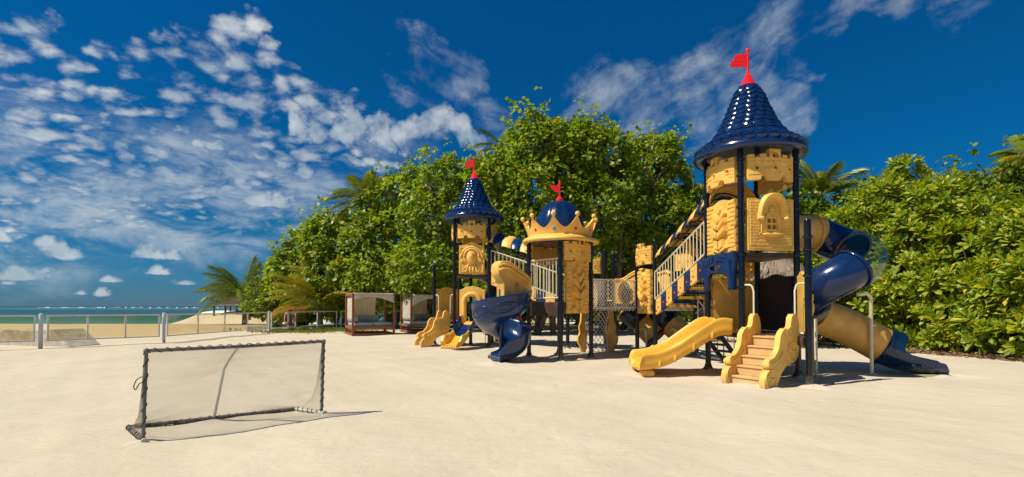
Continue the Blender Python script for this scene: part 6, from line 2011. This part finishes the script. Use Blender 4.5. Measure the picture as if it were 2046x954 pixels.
# ---- daybeds
def daybed(FL, uv, label, sec=False):
    """FL: front left foot; built once, then copied"""
    W_, D_, H_ = 1.97, 1.97, 2.06
    root = empty('daybed', (0, 0, 0)); tag(root, label, 'daybed', 'canvas roofed daybeds on the beach')
    s = .05
    def bx(name, mat, *a, bev=.008):
        mb = MB(); mb.box(*a); return softened(link(name, mb.mesh(name, mat), root), bev)
    for x in (0, W_):
        for y in (0, D_):
            bx('post', REDWOOD, x - s, x + s, y - s, y + s, -.05, H_)
    for y in (0, D_):
        bx('roof_beam', REDWOOD, s + .002, W_ - s - .002, y - .035, y + .035, H_ - .11, H_ - .012)
        bx('bed_rail', REDWOOD, s + .002, W_ - s - .002, y - .04, y + .04, .33, .47)
        bx('plinth_board', REDWOOD, s + .002, W_ - s - .002, y - .04, y + .04, .0, .13)
    for x in (0, W_):
        bx('roof_beam', REDWOOD, x - .037, x + .037, s + .002, D_ - s - .002, H_ - .115, H_ - .008)
        bx('bed_rail', REDWOOD, x - .042, x + .042, s + .002, D_ - s - .002, .33, .47)
        bx('plinth_board', REDWOOD, x - .042, x + .042, s + .002, D_ - s - .002, .0, .13)
    bx('bed_base', REDWOOD, .05, W_ - .05, .05, D_ - .05, .38, .45)
    for k in range(2):
        o = bx('mattress', CUSH, .07 + k * (W_ - .14) / 2 + .008, .07 + (k + 1) * (W_ - .14) / 2 - .008, .06, D_ - .08, .455, .63, bev=.04)
        o.modifiers['soft_edges'].segments = 4
    o = bx('bolster', CUSH, .10, W_ - .35, D_ - .34, D_ - .10, .635, .98, bev=.09); o.modifiers['soft_edges'].segments = 4
    o = bx('bolster', CUSH, .09, .30, .30, D_ - .36, .635, .95, bev=.085); o.modifiers['soft_edges'].segments = 4
    # canvas: sagging roof, front valance with a curved lower edge, back and left curtains
    mb = MB()
    mb.grid(lambda u, v: (lerp(-.02, W_ + .02, u), lerp(-.06, D_ + .06, v), H_ + .012 - .09 * math.sin(PI * u) * math.sin(PI * v)), 14, 14)
    o = link('canvas_roof', mb.mesh('canvas_roof', FABRIC, sharp=80), root); o.modifiers.new('t', 'SOLIDIFY').thickness = .012
    mb = MB()
    def val(u, v):
        low = .36 + (.30 if sec else .10) * (u if not sec else 1 - u) ** 2 - .20 * math.sin(PI * (u ** .8))
        return (lerp(.06, W_ - .02, u), -.055 + .012 * math.sin(u * 21) * v, H_ + .01 - v * max(.16, low))
    mb.grid(val, 26, 6)
    o = link('valance', mb.mesh('valance', FABRIC, sharp=80), root); o.modifiers.new('t', 'SOLIDIFY').thickness = .008
    mb = MB()
    mb.grid(lambda u, v: (lerp(.06, W_ - .42 - .10 * math.sin(v * 3), u), D_ - .055 + .018 * math.sin(u * 40 + v * 2), lerp(H_ - .02, .66, v)), 60, 8)
    o = link('back_curtain', mb.mesh('back_curtain', FABRIC, sharp=80), root); o.modifiers.new('t', 'SOLIDIFY').thickness = .006
    mb = MB()
    mb.grid(lambda u, v: (.055 + .015 * math.sin(u * 36 + v), lerp(.06, D_ - .06, u), lerp(H_ - .12, .66, v)), 50, 8)
    o = link('side_curtain', mb.mesh('side_curtain', FABRIC, sharp=80), root); o.modifiers.new('t', 'SOLIDIFY').thickness = .006
    root.location = (FL[0], FL[1], gz(*FL)); root.rotation_euler = (0, 0, uv)
    return root
daybed((-7.62, 24.0), math.atan2(.9, 1.75), 'dark wood daybed with white canvas roof, left one with the open front')
daybed((-5.35, 26.6), math.atan2(.9, 1.75), 'dark wood daybed half hidden behind the far car shaped stairs', True)

# ---- lifebuoy stand, spring rider, concrete blocks
def lifebuoy():
    x, y = W(577, 28.5), 28.5
    root = empty('lifebuoy_stand', (x, y, gz(x, y))); tag(root, 'red ring buoy hanging on a grey post behind the white fence', 'lifebuoy')
    M = root.matrix_basis.copy() @ Matrix.Rotation(R(66), 4, 'Z')
    mb = MB(); mb.box(-.045, .045, -.035, .035, -.2, 1.15); softened(link('post', mb.mesh('post', GREYM), root, M), .008)
    mb = MB(); mb.tube([(.30 * math.cos(a), -.10, .78 + .36 * math.sin(a)) for a in [2 * PI * i / 28 for i in range(28)]], .062, 10, closed=True)
    dr = plastic('faded_red', (0.36, 0.025, 0.03), .5, .1, .03)
    link('ring', mb.mesh('ring', dr), root, M)
    mb = MB()
    for a in (45, 135, 225, 315):
        mb.tube([(.30 * math.cos(R(a + d)), -.10, .78 + .36 * math.sin(R(a + d))) for d in (-9, 0, 9)], .066, 10)
    link('ring_band', mb.mesh('ring_band', WHITEP), root, M)
    mb = MB(); mb.sphere((0, -.05, 1.16), (.19, .09, .10), 14, 8); link('cap', mb.mesh('cap', dr), root, M)
    mb = MB(); mb.tube(smooth([(-.34, -.1, .95), (-.38, -.12, .6), (-.2, -.14, .3), (.1, -.14, .32), (.36, -.12, .6), (.35, -.1, .9)], 4), .014, 6)
    link('grab_rope', mb.mesh('grab_rope', ROPE), root, M)
lifebuoy()
def rider():
    x, y = W(1018, 20.5), 20.5
    root = empty('spring_rider', (x, y, gz(x, y))); tag(root, 'red spring rider animal seen behind the blue spiral slide', 'spring rider')
    M = root.matrix_basis.copy() @ Matrix.Rotation(R(10), 4, 'Z')
    mb = MB(); mb.tube([(.10 * math.cos(t), .10 * math.sin(t), .02 + t * .0105) for t in [i * .5 for i in range(70)]], .014, 6); link('spring', mb.mesh('spring', POST), root, M)
    mb = MB(); mb.plate([(-.42, .42), (.30, .40), (.38, .55), (.36, .70), (.44, .82), (.50, .93), (.43, 1.02), (.31, 1.05), (.21, .98), (.19, .84), (.12, .72), (-.15, .66), (-.30, .70), (-.42, .86), (-.50, .80), (-.47, .58)], (), -.06, .06, .3)
    softened(link('body', mb.mesh('body', RED), root, M), .035, 3)
    mb = MB(); mb.box(-.22, .06, -.15, .15, .60, .66); softened(link('seat', mb.mesh('seat', YEL), root, M), .02)
    mb = MB(); mb.tube([(.20, -.2, .80), (.20, .2, .80)], .018, 8); link('handle_bar', mb.mesh('handle_bar', POST), root, M)
    mb = MB(); mb.sphere((.33, -.06, .95), .025, 8, 6); mb.sphere((.33, .06, .95), .025, 8, 6); link('eyes', mb.mesh('eyes', WHITEP), root, M)
rider()
def slab(name, loc, rz, poly, depth, mat, label, cat):
    root_mb = MB()
    root_mb.plate(poly, (), 0, depth, .35, warp=lambda x, y, z: (x + .012 * math.sin(z * 9 + y * 3), y + .012 * math.sin(x * 5), z + (.010 * math.sin(x * 4.1 + y * 6) if z > .1 else 0)))
    o = softened(link(name, root_mb.mesh(name, mat), None, Matrix.Translation((loc[0], loc[1], gz(*loc))) @ Matrix.Rotation(rz, 4, 'Z')), .02)
    tag(o, label, cat); return o
slab('concrete_block', (-19.9, 18.4), R(-12), [(0, -.2), (4.40, -.2), (4.62, .02), (3.75, .60), (3.4, .56), (1.8, .58), (.9, .52), (0, .56)], 1.1, CONC, 'worn grey concrete block with a sloping end behind the fence at the left edge', 'concrete block')
slab('white_block', (W(493, 27.6), 27.6), R(10), [(0, -.1), (1.15, -.1), (1.15, .32), (0, .30)], .6, WHITEP, 'low white block on the sand beside the tall fence post', 'block')

# ---- stilt house by the sea, thatched hut behind the tower
def stilt_house():
    x, y = W(441, 47), 47
    root = empty('stilt_house', (x, y, -.3)); tag(root, 'brown boarded house on stilts by the sea behind the green palm', 'house')
    M = Matrix.Translation((x, y, 0))
    z0, z1 = 1.62, 3.05
    mb = MB(); mb.box(-.3, 5.2, -.9, 4.2, z0 - .16, z0); softened(link('deck', mb.mesh('deck', OLDWOOD), root, M), .01)
    for i in range(14):
        za = z0 + .004 + i * (z1 - z0) / 14; mb = MB()
        mb.box(0, 4.8, .0, .06, za, za + (z1 - z0) / 14 - .012); link('board', mb.mesh('board', OLDWOOD), root, M)
        mb = MB(); mb.box(-.002, .058, .062, 4.0, za, za + (z1 - z0) / 14 - .012); link('board', mb.mesh('board', OLDWOOD), root, M)
    mb = MB(); mb.box(.07, 4.8, .07, 4.0, z0, z1 - .01); link('wall_core', mb.mesh('wall_core', BROWN), root, M)
    mb = MB(); mb.add([(-.1, -.1, z1), (4.9, -.1, z1), (4.9, 4.1, z1), (-.1, 4.1, z1), (1.6, 2, z1 + .5), (3.2, 2, z1 + .5)], [(3, 2, 1, 0), (0, 1, 5, 4), (1, 2, 5), (2, 3, 4, 5), (3, 0, 4)])
    link('thatch_roof', mb.mesh('thatch_roof', THATCH), root, M)
    for i in range(6):
        for yy in (-.7, 2.0, 3.9):
            mb = MB(); mb.tube([(-.2 + i * 1.05, yy, -1.8), (-.2 + i * 1.05, yy, z0 - .16)], .085, 8); link('stilt', mb.mesh('stilt', BROWN), root, M)
    mb = MB()
    for i in range(12):
        mb.tube([(-.25, -.8 + i * .1 * 0, z0), (-.25, -.8, z0 + .0)], .02, 5) if False else None
    for i in range(7): bar(mb, (-.28, -.85 + i * .3, z0), (-.28, -.85 + i * .3, z0 + .35), .03, 6)
    bar(mb, (-.28, -.85, z0 + .35), (-.28, .95, z0 + .35), .04, 6); link('rail', mb.mesh('rail', BROWN), root, M)
stilt_house()
def thatched_hut():
    x, y = W(1540, 17.5), 17.5
    root = empty('thatched_hut', (x, y, gz(x, y))); tag(root, 'round hut with grey palm thatch behind the tall tower', 'hut')
    M = root.matrix_basis.copy()
    for k in range(6):
        a = k * PI / 3 + .3; mb = MB(); mb.tube([(.95 * math.cos(a), .95 * math.sin(a), -.1), (.95 * math.cos(a), .95 * math.sin(a), 2.6)], .06, 8)
        link('post', mb.mesh('post', BARK), root, M)
    mb = MB(); mb.lathe([(1.25, 2.42), (1.28, 2.50), (.95, 2.78), (.55, 3.05), (.15, 3.35), (0, 3.42)], 40, wob=lambda a, i: 1 + .025 * math.sin(a * 17) * (i < 3) + .02 * math.sin(a * 31))
    o = link('thatch', mb.mesh('thatch', THATCH, sharp=70), root, M)
    n = 1500; a = rng.random(n) * 2 * PI; t = rng.random(n) ** .6
    r = 1.30 * t + .05; z = 3.42 - 1.0 * t ** 1.15
    P = np.column_stack([r * np.cos(a), r * np.sin(a), z + .03])
    D = unit(np.column_stack([np.cos(a), np.sin(a), -.95 - .3 * rng.random(n)]) + .15 * rng.normal(size=(n, 3))); U = unit(np.column_stack([np.cos(a), np.sin(a), np.ones(n)]))
    f = link('thatch_fringe', leaf_mesh('thatch_fringe', P, D, U, .25 + .25 * rng.random(n), OBOV, THATCH, .35), root, M); f['kind'] = 'stuff'
thatched_hut()
